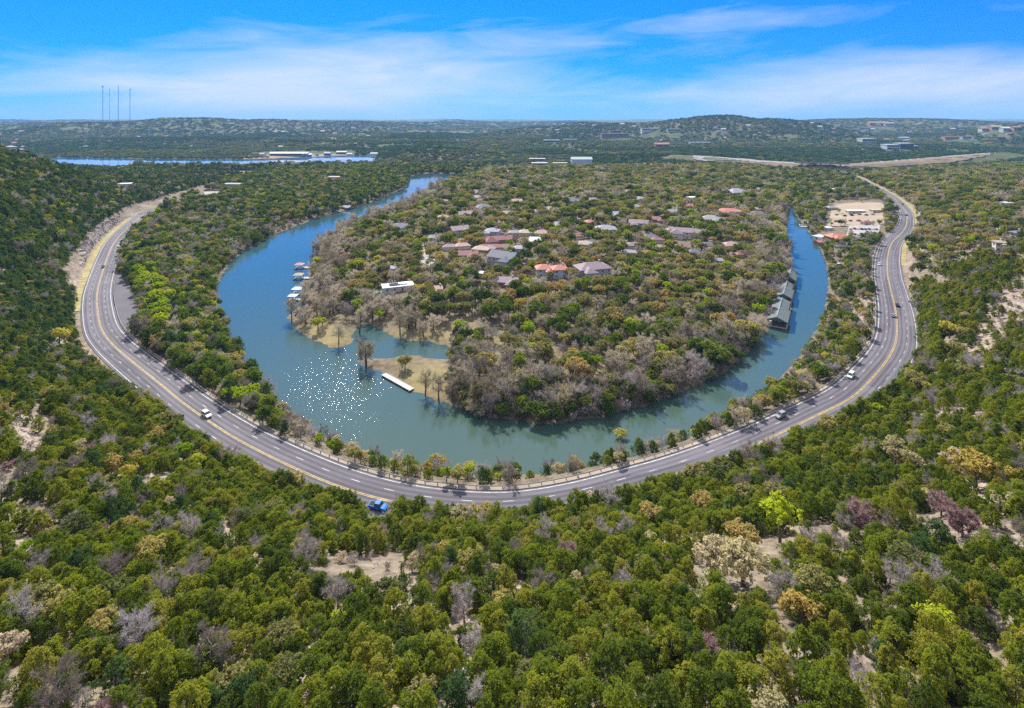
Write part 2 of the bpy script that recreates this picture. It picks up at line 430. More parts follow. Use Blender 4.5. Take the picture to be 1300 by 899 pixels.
# ------------------------------------------------------------------ water
def water_material(name, near_tint, deep, wave=0.9, rough=0.06):
    m, nt, out = mat_new(name)
    b = nt.nodes.new('ShaderNodeBsdfPrincipled')
    tc = nt.nodes.new('ShaderNodeTexCoord')
    # green in the bend, bluer up the reaches: sky reflection painted into the colour
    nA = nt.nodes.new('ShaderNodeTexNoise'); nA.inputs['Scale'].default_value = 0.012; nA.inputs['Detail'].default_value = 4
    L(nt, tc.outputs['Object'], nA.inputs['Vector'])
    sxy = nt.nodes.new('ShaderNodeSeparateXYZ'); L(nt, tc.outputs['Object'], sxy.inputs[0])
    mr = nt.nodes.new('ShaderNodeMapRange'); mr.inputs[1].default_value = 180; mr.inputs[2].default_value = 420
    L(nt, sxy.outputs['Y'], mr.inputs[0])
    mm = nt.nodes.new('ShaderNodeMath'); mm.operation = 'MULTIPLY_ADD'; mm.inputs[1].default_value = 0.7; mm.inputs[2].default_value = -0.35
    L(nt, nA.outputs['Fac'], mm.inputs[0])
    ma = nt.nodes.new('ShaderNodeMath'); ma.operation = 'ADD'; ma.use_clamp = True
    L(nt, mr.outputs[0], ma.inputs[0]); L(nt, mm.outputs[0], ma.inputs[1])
    rp = ramp(nt, [(0.0,near_tint),(0.45,tuple((p+q)/2 for p,q in zip(near_tint,deep))),(1.0,deep)])  # second tone carries the blue of the reflected sky
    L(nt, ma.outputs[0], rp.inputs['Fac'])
    L(nt, rp.outputs['Color'], b.inputs['Base Color'])
    b.inputs['Roughness'].default_value = rough
    b.inputs['IOR'].default_value = 1.62
    mp = nt.nodes.new('ShaderNodeMapping'); mp.inputs['Rotation'].default_value = (0,0,0.5); mp.inputs['Scale'].default_value = (0.55,1.0,1.0)
    L(nt, tc.outputs['Object'], mp.inputs['Vector'])
    n1 = nt.nodes.new('ShaderNodeTexNoise'); n1.inputs['Scale'].default_value = 2.5; n1.inputs['Detail'].default_value = 2.0; n1.inputs['Roughness'].default_value = 0.5
    L(nt, mp.outputs[0], n1.inputs['Vector'])
    # gusts: calm and ruffled patches
    n2 = nt.nodes.new('ShaderNodeTexNoise'); n2.inputs['Scale'].default_value = 0.012; n2.inputs['Detail'].default_value = 3
    L(nt, tc.outputs['Object'], n2.inputs['Vector'])
    r2 = ramp(nt, [(0.36,(0.05,)*3),(0.62,(1,)*3)])
    L(nt, n2.outputs['Fac'], r2.inputs['Fac'])
    # the breeze comes down over the park point; the lee of the wooded bank lies calm
    vd = nt.nodes.new('ShaderNodeVectorMath'); vd.operation = 'DISTANCE'; vd.inputs[1].default_value = (-98,238,0)
    L(nt, tc.outputs['Object'], vd.inputs[0])
    br = nt.nodes.new('ShaderNodeMapRange'); br.inputs[1].default_value = 15; br.inputs[2].default_value = 95; br.inputs[3].default_value = 0.85; br.inputs[4].default_value = 0.0
    L(nt, vd.outputs['Value'], br.inputs[0])
    g1 = nt.nodes.new('ShaderNodeMath'); g1.operation = 'MULTIPLY_ADD'; g1.inputs[1].default_value = 0.32; g1.inputs[2].default_value = 0.04
    L(nt, r2.outputs['Color'], g1.inputs[0])
    g2 = nt.nodes.new('ShaderNodeMath'); g2.operation = 'MAXIMUM'; L(nt, g1.outputs[0], g2.inputs[0]); L(nt, br.outputs[0], g2.inputs[1])
    mu = nt.nodes.new('ShaderNodeMath'); mu.operation = 'MULTIPLY'; mu.inputs[1].default_value = wave
    L(nt, g2.outputs[0], mu.inputs[0])
    bp = nt.nodes.new('ShaderNodeBump'); bp.inputs['Distance'].default_value = 0.105
    L(nt, mu.outputs[0], bp.inputs['Strength'])
    L(nt, n1.outputs['Fac'], bp.inputs['Height']); L(nt, bp.outputs['Normal'], b.inputs['Normal'])
    L(nt, b.outputs['BSDF'], out.inputs['Surface'])
    return m
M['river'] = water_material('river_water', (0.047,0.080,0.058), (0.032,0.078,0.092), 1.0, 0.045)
M['lake'] = water_material('lake_water', (0.02,0.12,0.24), (0.02,0.12,0.24), 0.4)

def sheet(name, poly, z, mat):
    me = mesh_from(name, [(x,y,z) for x,y in poly], [tuple(range(len(poly)))], [mat])
    # a water level sheet; concave outlines are filled by tessellation
    return tag(link(name, me), kind='structure')
import bmesh
def filled(name, poly, z, mat, grow=0.0):
    bm = bmesh.new()
    vs = [bm.verts.new((x,y,z)) for x,y in poly]
    es = [bm.edges.new((vs[i-1],vs[i])) for i in range(len(vs))]
    bmesh.ops.triangle_fill(bm, use_beauty=True, use_dissolve=False, edges=es, normal=(0,0,1))
    for f in bm.faces:
        if f.normal.z < 0: f.normal_flip()
    me = bpy.data.meshes.new(name); bm.to_mesh(me); bm.free(); me.materials.append(mat)
    return tag(link(name, me), kind='structure')
def grown(poly, g):
    t = np.roll(poly,-1,0)-np.roll(poly,1,0); t /= np.maximum(np.linalg.norm(t,axis=1),1e-6)[:,None]
    n = np.stack([t[:,1],-t[:,0]],1)
    a = 0.5*np.sum(poly[:,0]*np.roll(poly[:,1],-1)-np.roll(poly[:,0],-1)*poly[:,1])
    return poly+n*g*(1 if a > 0 else -1)
lo_, hi_ = RIVER.min(0)-6, RIVER.max(0)+6
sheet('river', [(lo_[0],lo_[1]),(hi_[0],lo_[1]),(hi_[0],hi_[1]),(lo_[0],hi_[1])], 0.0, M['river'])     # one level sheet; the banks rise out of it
filled('lake', grown(LAKE, 8.0), LAKE_Z, M['lake'])
#PART2
# ------------------------------------------------------------------ road
def asphalt():
    m, nt, out = mat_new('asphalt')
    b = nt.nodes.new('ShaderNodeBsdfPrincipled')
    uv = nt.nodes.new('ShaderNodeUVMap')
    mp = nt.nodes.new('ShaderNodeMapping'); mp.inputs['Scale'].default_value = (1.5,0.03,1)
    L(nt, uv.outputs[0], mp.inputs['Vector'])
    n1 = nt.nodes.new('ShaderNodeTexNoise'); n1.inputs['Scale'].default_value = 1.0; n1.inputs['Detail'].default_value = 4
    L(nt, mp.outputs[0], n1.inputs['Vector'])
    tc = nt.nodes.new('ShaderNodeTexCoord')
    n2 = nt.nodes.new('ShaderNodeTexNoise'); n2.inputs['Scale'].default_value = 0.09; n2.inputs['Detail'].default_value = 6
    L(nt, tc.outputs['Object'], n2.inputs['Vector'])
    # worn wheel tracks along every lane
    wv = nt.nodes.new('ShaderNodeTexWave'); wv.bands_direction = 'X'; wv.inputs['Scale'].default_value = 0.17; wv.inputs['Distortion'].default_value = 0.4
    L(nt, uv.outputs[0], wv.inputs['Vector'])
    a = nt.nodes.new('ShaderNodeMix'); a.data_type = 'FLOAT'; a.inputs[0].default_value = 0.55
    L(nt, n1.outputs['Fac'], a.inputs[2]); L(nt, n2.outputs['Fac'], a.inputs[3])
    a2 = nt.nodes.new('ShaderNodeMix'); a2.data_type = 'FLOAT'; a2.inputs[0].default_value = 0.30
    L(nt, a.outputs[0], a2.inputs[2]); L(nt, wv.outputs['Fac'], a2.inputs[3])
    # long repair patches and stains
    mp2 = nt.nodes.new('ShaderNodeMapping'); mp2.inputs['Scale'].default_value = (0.27,0.016,1)
    L(nt, uv.outputs[0], mp2.inputs['Vector'])
    vo = nt.nodes.new('ShaderNodeTexVoronoi'); vo.inputs['Scale'].default_value = 1.0; vo.distance = 'CHEBYCHEV'; L(nt, mp2.outputs[0], vo.inputs['Vector'])
    a3 = nt.nodes.new('ShaderNodeMix'); a3.data_type = 'FLOAT'; a3.inputs[0].default_value = 0.22
    sv_ = nt.nodes.new('ShaderNodeSeparateColor'); L(nt, vo.outputs['Color'], sv_.inputs[0])
    L(nt, a2.outputs[0], a3.inputs[2]); L(nt, sv_.outputs[0], a3.inputs[3]); a2 = a3
    rp = ramp(nt, [(0.3,(0.066,0.059,0.068)),(0.5,(0.105,0.095,0.107)),(0.7,(0.145,0.132,0.146))])
    L(nt, a2.outputs[0], rp.inputs['Fac'])
    L(nt, rp.outputs['Color'], b.inputs['Base Color'])
    b.inputs['Roughness'].default_value = 0.85; b.inputs['Specular IOR Level'].default_value = 0.25
    L(nt, b.outputs['BSDF'], out.inputs['Surface'])
    return m
M['asphalt'] = asphalt()
M['white_line'] = paint('white_road_paint', (0.50,0.50,0.51), 0.8, 0, 0.55, 0.5)
M['yellow_line'] = paint('yellow_road_paint', (0.56,0.40,0.12), 0.8, 0, 0.5, 0.5)
M['concrete'] = paint('concrete', (0.30,0.28,0.26), 0.85, 0, 0.25, 0.6)
M['dirt'] = paint('bare_dirt', (0.31,0.25,0.19), 0.95, 0, 0.25, 0.12)
M['verge'] = paint('dry_verge', (0.30,0.25,0.09), 0.95, 0, 0.4, 0.25)

def strip(name, o0, o1, z, mat, u0=0.0, u1=1.0, dz1=0.0, kind='structure'):
    """a ribbon along the road between two offsets from its river-side edge"""
    k = np.nonzero((RU >= u0) & (RU <= u1))[0]
    a = RI[k]+RN[k]*np.broadcast_to(o0, RU.shape)[k][:,None]; b = RI[k]+RN[k]*np.broadcast_to(o1, RU.shape)[k][:,None]
    n = len(k)
    v = [(x,y,z) for x,y in a]+[(x,y,z+dz1) for x,y in b]
    f = [(i,i+n,i+n+1,i+1) for i in range(n-1)]
    me = mesh_from(name, v, f, [mat])
    if me.polygons[0].normal.z < 0:
        me.flip_normals()
    uvl = me.uv_layers.new(name='UVMap')
    s = RS[k]
    d0 = np.broadcast_to(o0, RU.shape)[k]; d1 = np.broadcast_to(o1, RU.shape)[k]
    vu = np.concatenate([d0,d1]); vv = np.concatenate([s,s])
    li = np.empty(len(me.loops), np.int32); me.loops.foreach_get('vertex_index', li)
    uvl.data.foreach_set('uv', np.column_stack([vu[li],vv[li]]).ravel())
    o = link(name, me)
    if kind: tag(o, kind=kind)
    return o
strip('road', 0.0, RW, ROAD_Z, M['asphalt'])
strip('road_edge_line', 0.9, 1.15, ROAD_Z+0.02, M['white_line'])
strip('road_edge_line', RW-1.15, RW-0.9, ROAD_Z+0.02, M['white_line'])
strip('road_centre_line', RW/2-0.34, RW/2-0.15, ROAD_Z+0.02, M['yellow_line'])
strip('road_centre_line', RW/2+0.15, RW/2+0.34, ROAD_Z+0.02, M['yellow_line'])
def dashes(frac):
    mb = MB(); s = 4.0
    P = lambda q, o: (np.interp(q, RS, RI[:,0])+np.interp(q, RS, RN[:,0])*o, np.interp(q, RS, RI[:,1])+np.interp(q, RS, RN[:,1])*o, ROAD_Z+0.02)
    while s < RS[-1]-4:
        w = np.interp(s, RS, RW); o = 0.9+(w/2-1.2)*0.5 if frac < 0.5 else w-0.9-(w/2-1.2)*0.5
        mb.add([P(s,o-0.09),P(s,o+0.09),P(s+3.2,o+0.09),P(s+3.2,o-0.09)], [(0,1,2,3)])
        s += 11.5
    me = mb.mesh('road_lane_line', M['white_line'])
    if me.polygons[0].normal.z < 0: me.flip_normals()
    tag(link('road_lane_line', me), kind='structure')
dashes(0.25); dashes(0.75)
strip('road_verge', RW+0.0, RW+4.5, ROAD_Z-0.05, M['verge'], 0.02, 0.2, 0.3)
strip('road_verge', RW+0.0, RW+3.2, ROAD_Z-0.05, M['verge'], 0.56, 0.98, 0.2)
strip('road_shoulder', -1.6, 0.0, ROAD_Z-0.06, M['dirt'], 0.2, 0.98)
# lay-by beside the bend
lay = np.array([ray(px,py,ROAD_Z) for px,py in [(149,340),(158,352),(170,369),(177,381),(176,394),(170,408),(163,424),(152,410),(146,390),(144,368)]])
filled('lay_by', smooth_line(np.vstack([lay,lay[:1]]),6)[:-1], ROAD_Z+0.004, M['asphalt'])

# cut rock bank uphill of the road
def rock_mat():
    m, nt, out = mat_new('cut_rock')
    b = nt.nodes.new('ShaderNodeBsdfPrincipled')
    tc = nt.nodes.new('ShaderNodeTexCoord')
    mp = nt.nodes.new('ShaderNodeMapping'); mp.inputs['Scale'].default_value = (0.25,0.25,1.6)
    L(nt, tc.outputs['Object'], mp.inputs['Vector'])
    n = nt.nodes.new('ShaderNodeTexNoise'); n.inputs['Scale'].default_value = 0.9; n.inputs['Detail'].default_value = 8; n.inputs['Roughness'].default_value = 0.7
    L(nt, mp.outputs[0], n.inputs['Vector'])
    rp = ramp(nt, [(0.3,(0.09,0.07,0.055)),(0.45,(0.23,0.18,0.145)),(0.6,(0.36,0.30,0.25)),(0.75,(0.46,0.40,0.34))])
    L(nt, n.outputs['Fac'], rp.inputs['Fac']); L(nt, rp.outputs['Color'], b.inputs['Base Color'])
    b.inputs['Roughness'].default_value = 0.95
    bp = nt.nodes.new('ShaderNodeBump'); bp.inputs['Distance'].default_value = 0.6; bp.inputs['Strength'].default_value = 0.8
    L(nt, n.outputs['Fac'], bp.inputs['Height']); L(nt, bp.outputs['Normal'], b.inputs['Normal'])
    L(nt, b.outputs['BSDF'], out.inputs['Surface'])
    return m
M['cut_rock'] = rock_mat()
def cutting(u0, u1, hmax, off, label, seed):
    rg = np.random.default_rng(seed)
    s = np.arange(u0*RS[-1], u1*RS[-1], 1.6)
    v, nr = [], 7
    for i, q in enumerate(s):
        e = math.sin(PI*(i+0.5)/len(s))**0.5
        hh = hmax*e*(0.75+0.5*rg.random())
        w = np.interp(q, RS, RW)
        bx = np.interp(q, RS, RI[:,0]); by = np.interp(q, RS, RI[:,1]); nx_ = np.interp(q, RS, RN[:,0]); ny_ = np.interp(q, RS, RN[:,1])
        for k in range(nr):
            t = k/(nr-1)
            o = w+off+t*hh*0.45+rg.normal(0,0.28)*(0 < k < nr-1)+(3.0 if k == nr-1 else 0)
            v.append((bx+nx_*o, by+ny_*o, ROAD_Z-0.4+min(1,t*1.2)*hh+rg.normal(0,0.15)*(0 < k < nr-1)))
    f = [(i*nr+k,(i+1)*nr+k,(i+1)*nr+k+1,i*nr+k+1) for i in range(len(s)-1) for k in range(nr-1)]
    me = mesh_from('rock_bank', v, f, [M['cut_rock']])
    tag(link('rock_bank', me), label, 'rock bank')
cutting(0.02, 0.145, 9.0, 4.2, 'pale cut limestone bank above the grass verge on the outside of the far bend', 5)
cutting(0.655, 0.76, 4.5, 3.0, 'low pale dirt and rock bank beside the road, uphill of the two meeting cars', 6)
# ------------------------------------------------------------------ buildings
CLEAR = []
def roof_mat(name, col, var=0.3):
    m, nt, out = mat_new(name)
    b = nt.nodes.new('ShaderNodeBsdfPrincipled'); tc = nt.nodes.new('ShaderNodeTexCoord')
    n = nt.nodes.new('ShaderNodeTexNoise'); n.inputs['Scale'].default_value = 1.1; n.inputs['Detail'].default_value = 6
    L(nt, tc.outputs['Object'], n.inputs['Vector'])
    br = nt.nodes.new('ShaderNodeTexWave'); br.bands_direction = 'Z'; br.inputs['Scale'].default_value = 1.3; br.inputs['Distortion'].default_value = 1.0
    L(nt, tc.outputs['Object'], br.inputs['Vector'])
    a = nt.nodes.new('ShaderNodeMix'); a.data_type = 'FLOAT'; a.inputs[0].default_value = 0.22
    L(nt, n.outputs['Fac'], a.inputs[2]); L(nt, br.outputs['Fac'], a.inputs[3])
    rp = ramp(nt, [(0.25,tuple(c*(1-var) for c in col)),(0.75,tuple(min(1,c*(1+var*.6)) for c in col))])
    L(nt, a.outputs[0], rp.inputs['Fac']); L(nt, rp.outputs['Color'], b.inputs['Base Color'])
    b.inputs['Roughness'].default_value = 0.8
    L(nt, b.outputs['BSDF'], out.inputs['Surface'])
    return m
for k, c in dict(mauve=(0.30,0.215,0.235),redtile=(0.44,0.165,0.12),slate=(0.145,0.15,0.185),grey=(0.31,0.295,0.30),white=(0.62,0.61,0.59),rust=(0.27,0.105,0.10),
                 lavender=(0.36,0.33,0.40),pink=(0.50,0.30,0.27),blue=(0.12,0.17,0.27),green=(0.40,0.44,0.42),dark=(0.07,0.07,0.075),palegreen=(0.42,0.50,0.47),tan=(0.48,0.38,0.27),paleblue=(0.55,0.60,0.66)).items():
    M['roof_'+k] = roof_mat('roof_'+k, c if k in ('redtile','white') else tuple(0.82*q for q in c))
for k, c in dict(cream=(0.66,0.56,0.42),white=(0.58,0.56,0.53),grey=(0.40,0.40,0.41),stone=(0.48,0.42,0.35),brick=(0.36,0.19,0.14),paleblue=(0.50,0.55,0.60),orange=(0.55,0.27,0.14),darkwood=(0.10,0.08,0.07)).items():
    M['wall_'+k] = paint('wall_'+k, c, 0.85, 0, 0.18, 0.5)
M['glass'] = paint('window_glass', (0.045,0.055,0.065), 0.12, 0, 0.2, 1, 0.6)
M['glass_blue'] = paint('blue_glass', (0.05,0.13,0.20), 0.10, 0, 0.2, 0.2, 0.8)
M['frame'] = paint('white_frame', (0.72,0.71,0.68), 0.6)
M['door'] = paint('painted_door', (0.16,0.10,0.07), 0.5)
M['metal'] = paint('grey_metal', (0.38,0.39,0.40), 0.45, 0.6)
M['metal_dark'] = paint('dark_metal', (0.10,0.11,0.12), 0.5, 0.4)
M['timber'] = paint('weathered_timber', (0.42,0.38,0.34), 0.9, 0, 0.3, 1.0)
M['pool'] = paint('pool_water', (0.05,0.33,0.36), 0.08, 0, 0.15, 0.3, 0.6)
M['solar'] = paint('solar_panel', (0.03,0.035,0.06), 0.2, 0.2, 0.3, 0.6)
M['paving'] = paint('pale_paving', (0.30,0.27,0.25), 0.9, 0, 0.25, 0.25)
M['sand'] = paint('sandy_lot', (0.30,0.235,0.16), 0.95, 0, 0.2, 0.05)
M['tan_grass'] = paint('dry_embankment_grass', (0.22,0.16,0.095), 0.95, 0, 0.25, 0.03)
M['highway'] = paint('pale_highway', (0.24,0.22,0.21), 0.9, 0, 0.2, 0.05)

def hip(mb, x0,x1,y0,y1,z,h,over=0.5,gable=False,mi=0):
    x0-=over;x1+=over;y0-=over;y1+=over
    t = 0.22
    if x1-x0 >= y1-y0:
        r = (y1-y0)/2 if not gable else 0.0
        r = min(r, (x1-x0)*0.42)
        ym = (y0+y1)/2
        top = [(x0+r,ym,z+h),(x1-r,ym,z+h)]
        v = [(x0,y0,z),(x1,y0,z),(x1,y1,z),(x0,y1,z),(x0,y0,z-t),(x1,y0,z-t),(x1,y1,z-t),(x0,y1,z-t)]+top
        f = [(0,1,9,8),(1,2,9),(2,3,8,9),(3,0,8),(4,7,6,5),(0,4,5,1),(1,5,6,2),(2,6,7,3),(3,7,4,0)]
    else:
        r = (x1-x0)/2 if not gable else 0.0
        r = min(r, (y1-y0)*0.42)
        xm = (x0+x1)/2
        v = [(x0,y0,z),(x1,y0,z),(x1,y1,z),(x0,y1,z),(x0,y0,z-t),(x1,y0,z-t),(x1,y1,z-t),(x0,y1,z-t),(xm,y0+r,z+h),(xm,y1-r,z+h)]
        f = [(0,1,8),(1,2,9,8),(2,3,9),(3,0,8,9),(4,7,6,5),(0,4,5,1),(1,5,6,2),(2,6,7,3),(3,7,4,0)]
    mb.add(v, f, mi)

def window(root, x, y, z, w, h, ax, out):
    """a frame with its pane on a wall; ax = the wall's direction, out = outward sign"""
    f = MB(); p = MB(); d = 0.10; b = 0.12
    def bx(m, u0,u1,z0,z1,o0,o1):
        if ax == 'x': m.box(u0,u1,min(y+out*o0,y+out*o1),max(y+out*o0,y+out*o1),z0,z1)
        else: m.box(min(x+out*o0,x+out*o1),max(x+out*o0,x+out*o1),u0,u1,z0,z1)
    c = x if ax == 'x' else y
    bx(f,c-w/2-b,c+w/2+b,z-b,z,0.003,d); bx(f,c-w/2-b,c+w/2+b,z+h,z+h+b,0.003,d)
    bx(f,c-w/2-b,c-w/2,z,z+h,0.003,d); bx(f,c+w/2,c+w/2+b,z,z+h,0.003,d)
    bx(f,c-0.04,c+0.04,z,z+h,0.05,d+0.01)
    bx(p,c-w/2,c+w/2,z,z+h,0.004,0.045)
    o = f.build('window', M['frame'], root); p.build('pane', M['glass'], o)

def house(px, py, wpx, roof, wall, label, style='hip', yaw=None, storeys=2, depth=0.62, group=None, wing=True, parts=True, clear=1.0, name='house', cat='house', rise=None):
    X, Y, Z = at(px, py)
    wall_h = 3.0*storeys
    X, Y, Z = at(px, py+min(30,(wall_h+0.8)*FPX/Y))
    W = wpx*Y/FPX; D = W*depth
    if yaw is None: yaw = RNG.uniform(-0.5,0.5)
    hx, hy = W/2, D/2
    c, s = math.cos(yaw), math.sin(yaw)
    zs = [float(ground(X+a*c-b*s, Y+a*s+b*c)) for a in (-hx,hx) for b in (-hy,hy)]
    z0 = max(zs)*0.5+min(zs)*0.5
    root = empty(name, (X,Y,z0), yaw); tag(root, label, cat, group)
    lo = min(zs)-z0-0.6
    wl = MB(); wl.box(-hx,hx,-hy,hy,lo,wall_h)
    rf = MB(); rise = rise if rise is not None else min(D,W)*0.24
    wx0 = wx1 = 0
    if style == 'flat':
        rf.box(-hx-0.4,hx+0.4,-hy-0.4,hy+0.4,wall_h+0.003,wall_h+0.45)
    else:
        if style == 'gable':
            if W >= D: wl.add([(-hx,-hy,wall_h),(-hx,hy,wall_h),(-hx,0,wall_h+rise),(hx,-hy,wall_h),(hx,hy,wall_h),(hx,0,wall_h+rise)],[(0,2,1),(3,4,5)])
        hip(rf,-hx,hx,-hy,hy,wall_h+0.02,rise,0.5,style=='gable')
    if wing and style != 'flat':
        wx0 = -hx+W*0.08 if RNG.random() < 0.5 else hx-W*0.45; wx1 = wx0+W*0.37
        wd = D*0.38
        wl.box(wx0,wx1,-hy-wd,-hy-0.003,lo,wall_h*0.86)
        hip(rf,wx0,wx1,-hy-wd,hy*0.1,wall_h*0.86+0.01,(wx1-wx0)*0.30,0.4,False)
    wl.build('wall', M['wall_'+wall], root)
    r = rf.build('roof', M['roof_'+roof], root)
    if parts:
        if style != 'flat':
            ch = MB(); q = W*0.22; ch.box(q,q+0.9,0.3,1.2,wall_h,wall_h+rise+0.8); ch.box(q-0.1,q+1.0,0.2,1.3,wall_h+rise+0.8,wall_h+rise+1.0)
            ch.build('chimney', M['wall_stone'], r)
        fy = -hy
        n = max(2, int(W/4.2))
        for st in range(storeys):
            for i in range(n):
                x = -hx+W*(i+0.5)/n
                if wing and wx0-0.8 < x < wx1+0.8 and wx1 > wx0: continue
                if st == 0 and i == n//2: continue
                window(root, x, fy, 0.9+3.0*st, 1.4, 1.4, 'x', -1)
            for sx_ in (-1,1): window(root, sx_*hx, 0, 0.9+3.0*st, 1.5, 1.4, 'y', sx_)
        if wing and wx1 > wx0: window(root, (wx0+wx1)/2, -hy-D*0.38, 1.0, 1.8, 1.4, 'x', -1)
        d = MB(); dx = -hx+W*(n//2+0.5)/n
        if not (wing and wx0-0.6 < dx < wx1+0.6): d.box(dx-0.5,dx+0.5,fy-0.07,fy-0.004,0,2.1); d.build('door', M['door'], root)
    rr = max(W,D)*0.5+1.5
    CLEAR.append((X,Y,rr))
    if clear > 0:
        ln = clear*4.0*Y/110; q = rr*0.6; u = math.hypot(X,Y)
        while q < rr+ln:
            CLEAR.append((X-X/u*q, Y-Y/u*q, rr*0.62)); q += rr*0.5
    return root, (X,Y,z0,W,D,yaw)

HOUSES = [
 (690,339,20,'redtile','paleblue','pale blue walled house with bright red tiled hip roof','hip',2,0.9,1.2),
 (752,338,42,'mauve','grey','large grey house with a broad mauve hip roof beside the red roofed house','hip',2,0.6,1.0),
 (643,355,31,'mauve','brick','mauve brown roofed house below and beside the red roofed house','gable',1,0.6,0.8),
 (640,324,36,'slate','grey','dark slate gabled house with a tall end wall, behind the big brown oak','gable',2,0.7,0.8),
 (632,302,44,'rust','brick','long low dark red roofed house','gable',1,0.35,0.8),
 (625,292,18,'lavender','grey','blue grey roofed house just behind the long dark red roof','hip',2,0.8,0.5),
 (681,303,16,'white','white','small white roofed house alone among brown trees','gable',1,0.8,0.8),
 (593,321,28,'rust','stone','dark purple red roofed house beside the neighbourhood street','gable',1,0.6,0.8),
 (583,290,24,'mauve','stone','mauve roofed house with a pointed brown gable','gable',2,0.7,0.7),
 (508,286,26,'slate','white','slate roofed house with white terrace near the river bank','hip',1,0.6,0.8),
 (498,339,11,'lavender','white','little grey gabled house between trees near the street end','gable',2,0.9,0.8),
 (555,364,13,'pink','white','small pinkish roofed house at the street below the junction','hip',1,0.9,0.8),
 (614,346,17,'white','cream','low cream building with a white roof and sunny yard','flat',1,0.5,0.8),
 (769,289,26,'lavender','grey','lavender grey hip roofed house with a red roofed neighbour','hip',2,0.7,0.7),
 (748,281,14,'redtile','brick','red roofed house under a pale round tree','hip',2,0.8,0.7),
 (784,271,18,'lavender','white','pale lavender gabled house in the middle of the neighbourhood','gable',2,0.7,0.7),
 (811,282,24,'mauve','stone','mauve gabled house beside a dark oak','gable',2,0.6,0.7),
 (834,277,22,'rust','brick','red brown hip roofed house on rising ground','hip',1,0.6,0.7),
 (869,293,44,'mauve','cream','very wide mauve red roofed house with pale terrace wall','hip',2,0.4,0.9),
 (903,277,24,'grey','stone','grey mauve roofed house adjoining the red tiled row','hip',2,0.8,0.8),
 (927,267,26,'redtile','white','white house with red tiled roof, uppermost on the bank','hip',2,0.5,0.8),
 (934,243,26,'lavender','grey','big lavender grey house with several hips above the red tiled row','hip',2,0.7,0.7),
 (873,261,12,'redtile','brick','small house with a steep red gable','gable',2,0.9,0.7),
 (853,268,14,'grey','paleblue','grey roofed house with pale blue walls beside a pale tree','gable',2,0.9,0.6),
 (879,250,12,'white','white','white flat roofed house on the rise above the red gable','flat',2,0.7,0.6),
 (853,250,14,'slate','grey','dark grey hip roofed house behind the pale blue one','hip',1,0.8,0.5),
 (726,254,20,'slate','grey','slate blue hip roofed house by a golden tree','hip',2,0.8,0.6),
 (796,243,16,'pink','stone','pink roofed house far back in the neighbourhood','hip',1,0.7,0.6),
 (707,283,16,'lavender','grey','lavender roofed house beside a dome shaped green oak','hip',1,0.7,0.6),
 (729,278,18,'mauve','grey','mauve roofed house between lavender and red roofs','hip',1,0.7,0.6),
 (576,246,12,'white','white','bright white flat roofed house near the upper river bend','flat',1,0.7,0.8),
 (603,228,17,'paleblue','white','white and pale blue flat roofed house far up the river','flat',1,0.6,0.8),
 (566,255,18,'pink','cream','pink roofed long house next to the bright white one','gable',1,0.5,0.6),
 (614,262,20,'slate','grey','slate blue roofed house with many hips','hip',2,0.8,0.6),
 (592,270,32,'mauve','brick','long mauve roofed house beside the slate blue one','gable',1,0.4,0.6),
 (645,270,13,'tan','brick','brick house with an orange tan gable','gable',2,0.9,0.6),
 (656,255,13,'pink','orange','orange walled gabled house behind the brick one','gable',2,0.9,0.5),
 (646,263,16,'slate','grey','dark roofed house between the two orange gables','hip',1,0.7,0.5),
 (822,209,15,'pink','cream','pink roofed house at the far edge of the neighbourhood','hip',1,0.7,0.6),
 (806,262,18,'grey','brick','grey hip roofed brick house on the crest of the neighbourhood','hip',2,0.7,0.5),
 (672,235,16,'mauve','grey','mauve roofed house far up near the school','hip',1,0.7,0.5),
 (760,232,16,'rust','brick','dark red roofed house beyond the golden tree','hip',1,0.7,0.5),
 (700,264,15,'tan','cream','tan roofed cream house on the slope by the slate roof','gable',1,0.7,0.5),
 (550,300,16,'grey','stone','grey roofed house at the upper end of the street','hip',1,0.7,0.6),
 (1238,279,19,'blue','white','house with a deep blue panelled roof beyond the road','gable',1,0.7,1.0),
 (1216,285,21,'grey','cream','grey hip roofed house with cream walls beside the blue roof','hip',1,0.7,1.0),
 (1186,284,24,'slate','white','dark roofed house with a white gable nearest the road','gable',1,0.6,1.0),
 (1212,261,14,'lavender','orange','lavender roofed house with orange brown walls','hip',1,0.7,0.7),
 (1228,306,15,'mauve','stone','mauve roofed house lowest of the group beyond the road','hip',1,0.6,0.9),
 (1268,307,10,'tan','cream','narrow cream walled house with a steep tan roof','gable',2,0.9,0.9),
 (1278,258,10,'white','white','narrow tall white house among far trees on the slope','flat',3,0.8,0.6),
 (1292,294,14,'slate','grey','slate roofed house at the far end of the slope','hip',1,0.7,0.7),
 (1245,262,14,'rust','brick','small dark red roofed house above the blue roof','hip',1,0.7,0.6),
 (1200,246,13,'grey','white','little grey and white house nearer the highway','hip',1,0.7,0.6),
 (157,233,17,'white','white','white flat roofed house above the far bend','flat',1,0.6,1.0),
 (296,233,24,'grey','grey','wide grey flat roofed building on the far left bank','flat',2,0.5,1.0),
 (425,224,26,'pink','white','pale pinkish building in a clearing on the far left bank','flat',1,0.4,1.0),
 (440,262,12,'grey','darkwood','grey roofed boat house on the far river bank','gable',1,0.6,0.4),
 (14,191,10,'lavender','white','pale house on the crest of the steep ridge','hip',2,0.8,0.4),
 (26,190,9,'mauve','stone','second house on the ridge crest, mauve roofed','hip',1,0.8,0.4),
]
for px,py,w,rf,wl,lab,sty,st,dp,cl in HOUSES:
    far = py < 262
    house(px,py,w,rf,wl,lab,sty,None,st,dp,None,wing=not far,parts=py > 225,clear=cl)
